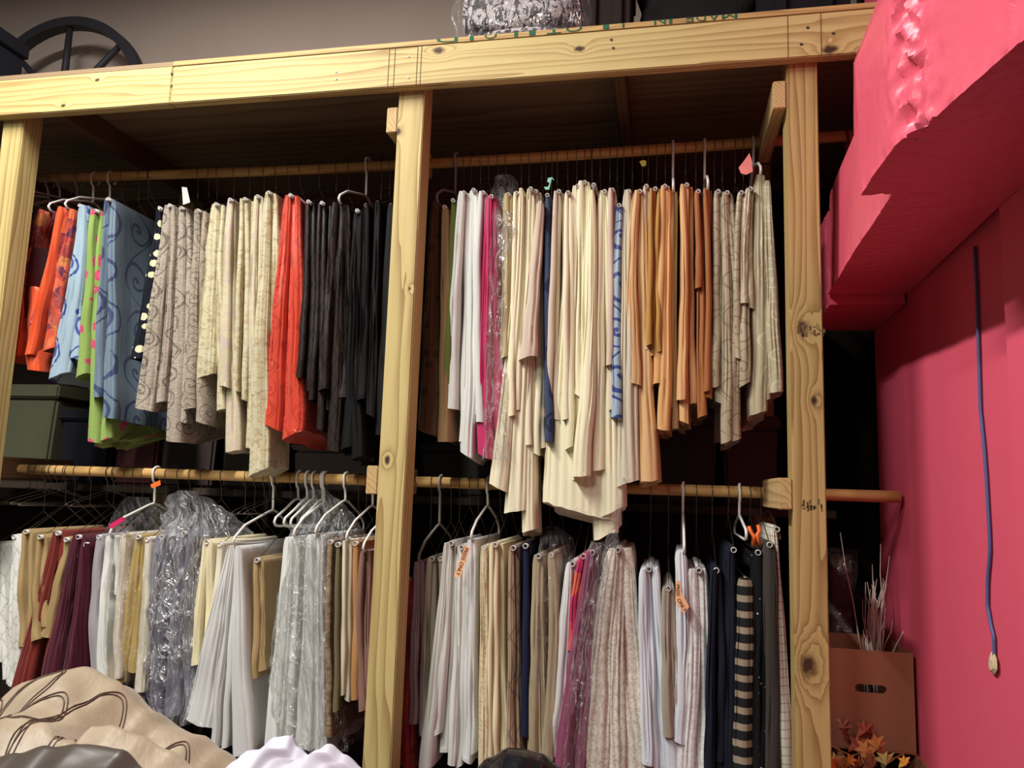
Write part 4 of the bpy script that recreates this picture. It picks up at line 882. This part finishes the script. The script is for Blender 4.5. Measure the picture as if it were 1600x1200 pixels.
# ------------------------------------------------------------------ heaps in the foreground on a work table
M_tab = plain('table_laminate', (150, 140, 128), .5); tb = empty('work_table', (-1.1, 1.5, 0)); tag(tb, 'long work table under the heaped fabrics', 'table'); ZTB = .74
board('table_top', (-2.3, .95, ZTB - .03), (-.05, 1.98, ZTB), M_tab, tb)
for x in (-2.25, -.14):
    for y in (1.0, 1.90): board('leg', (x, y, 0), (x + .04, y + .04, ZTB - .031), M_tab, tb)
t = NT('organza'); o = t.obj(); n = t.noise(o, 7, 4, .6, .8); n2 = t.noise(o, 30, 3)
M_org = t.set(t.mix(n, srgb((132, 112, 90)), srgb((172, 156, 134))), .48, 0, t.bump(t.math('ADD', n, t.math('MULTIPLY', n2, .15)), .5, .014), .35, .2)
def heap(name, label, ridge, Yr, mat, front, back, seed, fold=.02, cat='fabric'):
    """cloth mound: ridge = [(u,v)] silhouette at depth Yr, sloping towards the viewer and down to the table"""
    R = [at(u, v, Yr) for u, v in ridge]; nx, ny = 90, 44; x0, x1 = R[0].x, R[-1].x; V, F = [], []
    def rz(x):
        for i in range(len(R) - 1):
            if R[i].x <= x <= R[i + 1].x:
                f = (x - R[i].x) / (R[i + 1].x - R[i].x); f = f * f * (3 - 2 * f); return R[i].z + (R[i + 1].z - R[i].z) * f
        return R[-1].z
    def H(x, y):
        d = y - Yr; z = rz(x)
        if d < 0: z -= .62 * (d / front) ** 2 * (z - ZTB) + .02 * math.sin(-d * 22 + x * 6)
        else: z -= (d / back) ** 2 * (z - ZTB)
        q = Vector((x * 6 + seed, y * 8 + .8 * x, 0)); z += fold * noise.noise(q) * min(1, abs(d) * 9) + fold * .5 * noise.noise(q * 2.3) * min(1, abs(d) * 9) + (noise.ridged_multi_fractal(Vector((x * 5 + seed, y * 5 - x * 3, 1)), 1, 2, 2, 1, 2) - 1) * fold * .5 * min(1, .25 + abs(d) * 8)
        return max(z, ZTB + .002)
    for j in range(ny + 1):
        y = Yr - front + (front + back) * j / ny
        for i in range(nx + 1): x = x0 + (x1 - x0) * i / nx; V.append(Vector((x, y, H(x, y))))
    W1 = nx + 1
    for j in range(ny):
        for i in range(nx): F.append((j * W1 + i, j * W1 + i + 1, (j + 1) * W1 + i + 1, (j + 1) * W1 + i))
    # skirt down to the table
    rim = [i for i in range(W1)] + [j * W1 + nx for j in range(1, ny + 1)] + [ny * W1 + i for i in range(nx - 1, -1, -1)] + [j * W1 for j in range(ny - 1, 0, -1)]
    b = len(V)
    for k in rim: V.append(Vector((V[k].x, V[k].y, ZTB + .001)))
    m = len(rim)
    for k in range(m): F.append((rim[(k + 1) % m], rim[k], b + k, b + (k + 1) % m))
    c = Vector(((x0 + x1) / 2, Yr, ZTB)); o = raw(name, [v - c for v in V], F, mat, None, True); o.location = c; tag(o, label, cat); return o, H, c
hp, H, c = heap('organza_fabric', 'heaped sheer beige organza with dark embroidered loops', [(-60, 1150), (0, 1128), (30, 1098), (70, 1068), (135, 1052), (185, 1072), (230, 1112), (255, 1136), (300, 1150), (330, 1176), (360, 1200)], 1.78, M_org, .5, .17, 1.0, .03)
M_emb = plain('embroidery_thread', (84, 62, 50), .5)
def embroid(path, w=.0014):
    P = []
    for i in range(len(path) - 1):
        for k in range(8):
            a = [Vector(path[max(0, min(len(path) - 1, i + q))]) for q in (-1, 0, 1, 2)]; s = k / 8
            p = .5 * ((2 * a[1]) + (a[2] - a[0]) * s + (2 * a[0] - 5 * a[1] + 4 * a[2] - a[3]) * s * s + (3 * a[1] - a[0] - 3 * a[2] + a[3]) * s ** 3); P.append(Vector((p.x, p.y, H(p.x, p.y) + .002)) - c)
    V, F = tube_geo(P, w, 5); raw('embroidered_loop', V, F, M_emb, hp)
rb = random.Random(2)
for k in range(8):
    x = -1.68 + k * .088; y0 = 1.73 - .09 * (k % 2)
    for dd in (0, .010): embroid([(x + dd, y0 - .28), (x - .03 + dd, y0 - .16), (x + dd * .5, y0 - .03), (x + .045, y0 + .02 - dd), (x + .085 - dd, y0 - .05), (x + .075 - dd, y0 - .14), (x + .10, y0 - .20), (x + .15, y0 - .16 - dd)])
M_drk = plain('dark_sheer', (70, 62, 56), .4, 0, .5, .3, 9, .4)
heap('dark_sheer_bundle', 'dark grey sheer bundle in front of the organza', [(-20, 1200), (30, 1190), (80, 1172), (130, 1163), (185, 1172), (215, 1200)], 1.38, M_drk, .25, .12, 4.0, .035)
hp2, H, c = heap('organza_roll', 'rolled fold of beige organza beside the dark bundle', [(132, 1160), (145, 1143), (180, 1138), (215, 1148), (260, 1172), (300, 1200)], 1.50, M_org, .2, .10, 8.0, .015)
M_wh = plain('white_cotton', (196, 193, 206), .7, 0, .2, .05, 16, .25)
heap('white_fabric_heap', 'bunched white cotton fabric at the bottom of the frame', [(335, 1210), (370, 1188), (400, 1172), (430, 1152), (450, 1150), (462, 1168), (478, 1180), (495, 1172), (512, 1163), (535, 1180), (566, 1202)], 1.55, M_wh, .35, .12, 12.0, .02)
M_bagb = plain('black_bag_film', (18, 18, 22), .18, 0, .6, .2, 20, .8)
heap('black_plastic_bag', 'shiny black plastic bag at the bottom edge', [(742, 1215), (765, 1196), (795, 1182), (815, 1184), (845, 1192), (880, 1215)], 1.6, M_bagb, .3, .12, 16.0, .02, 'plastic bag')
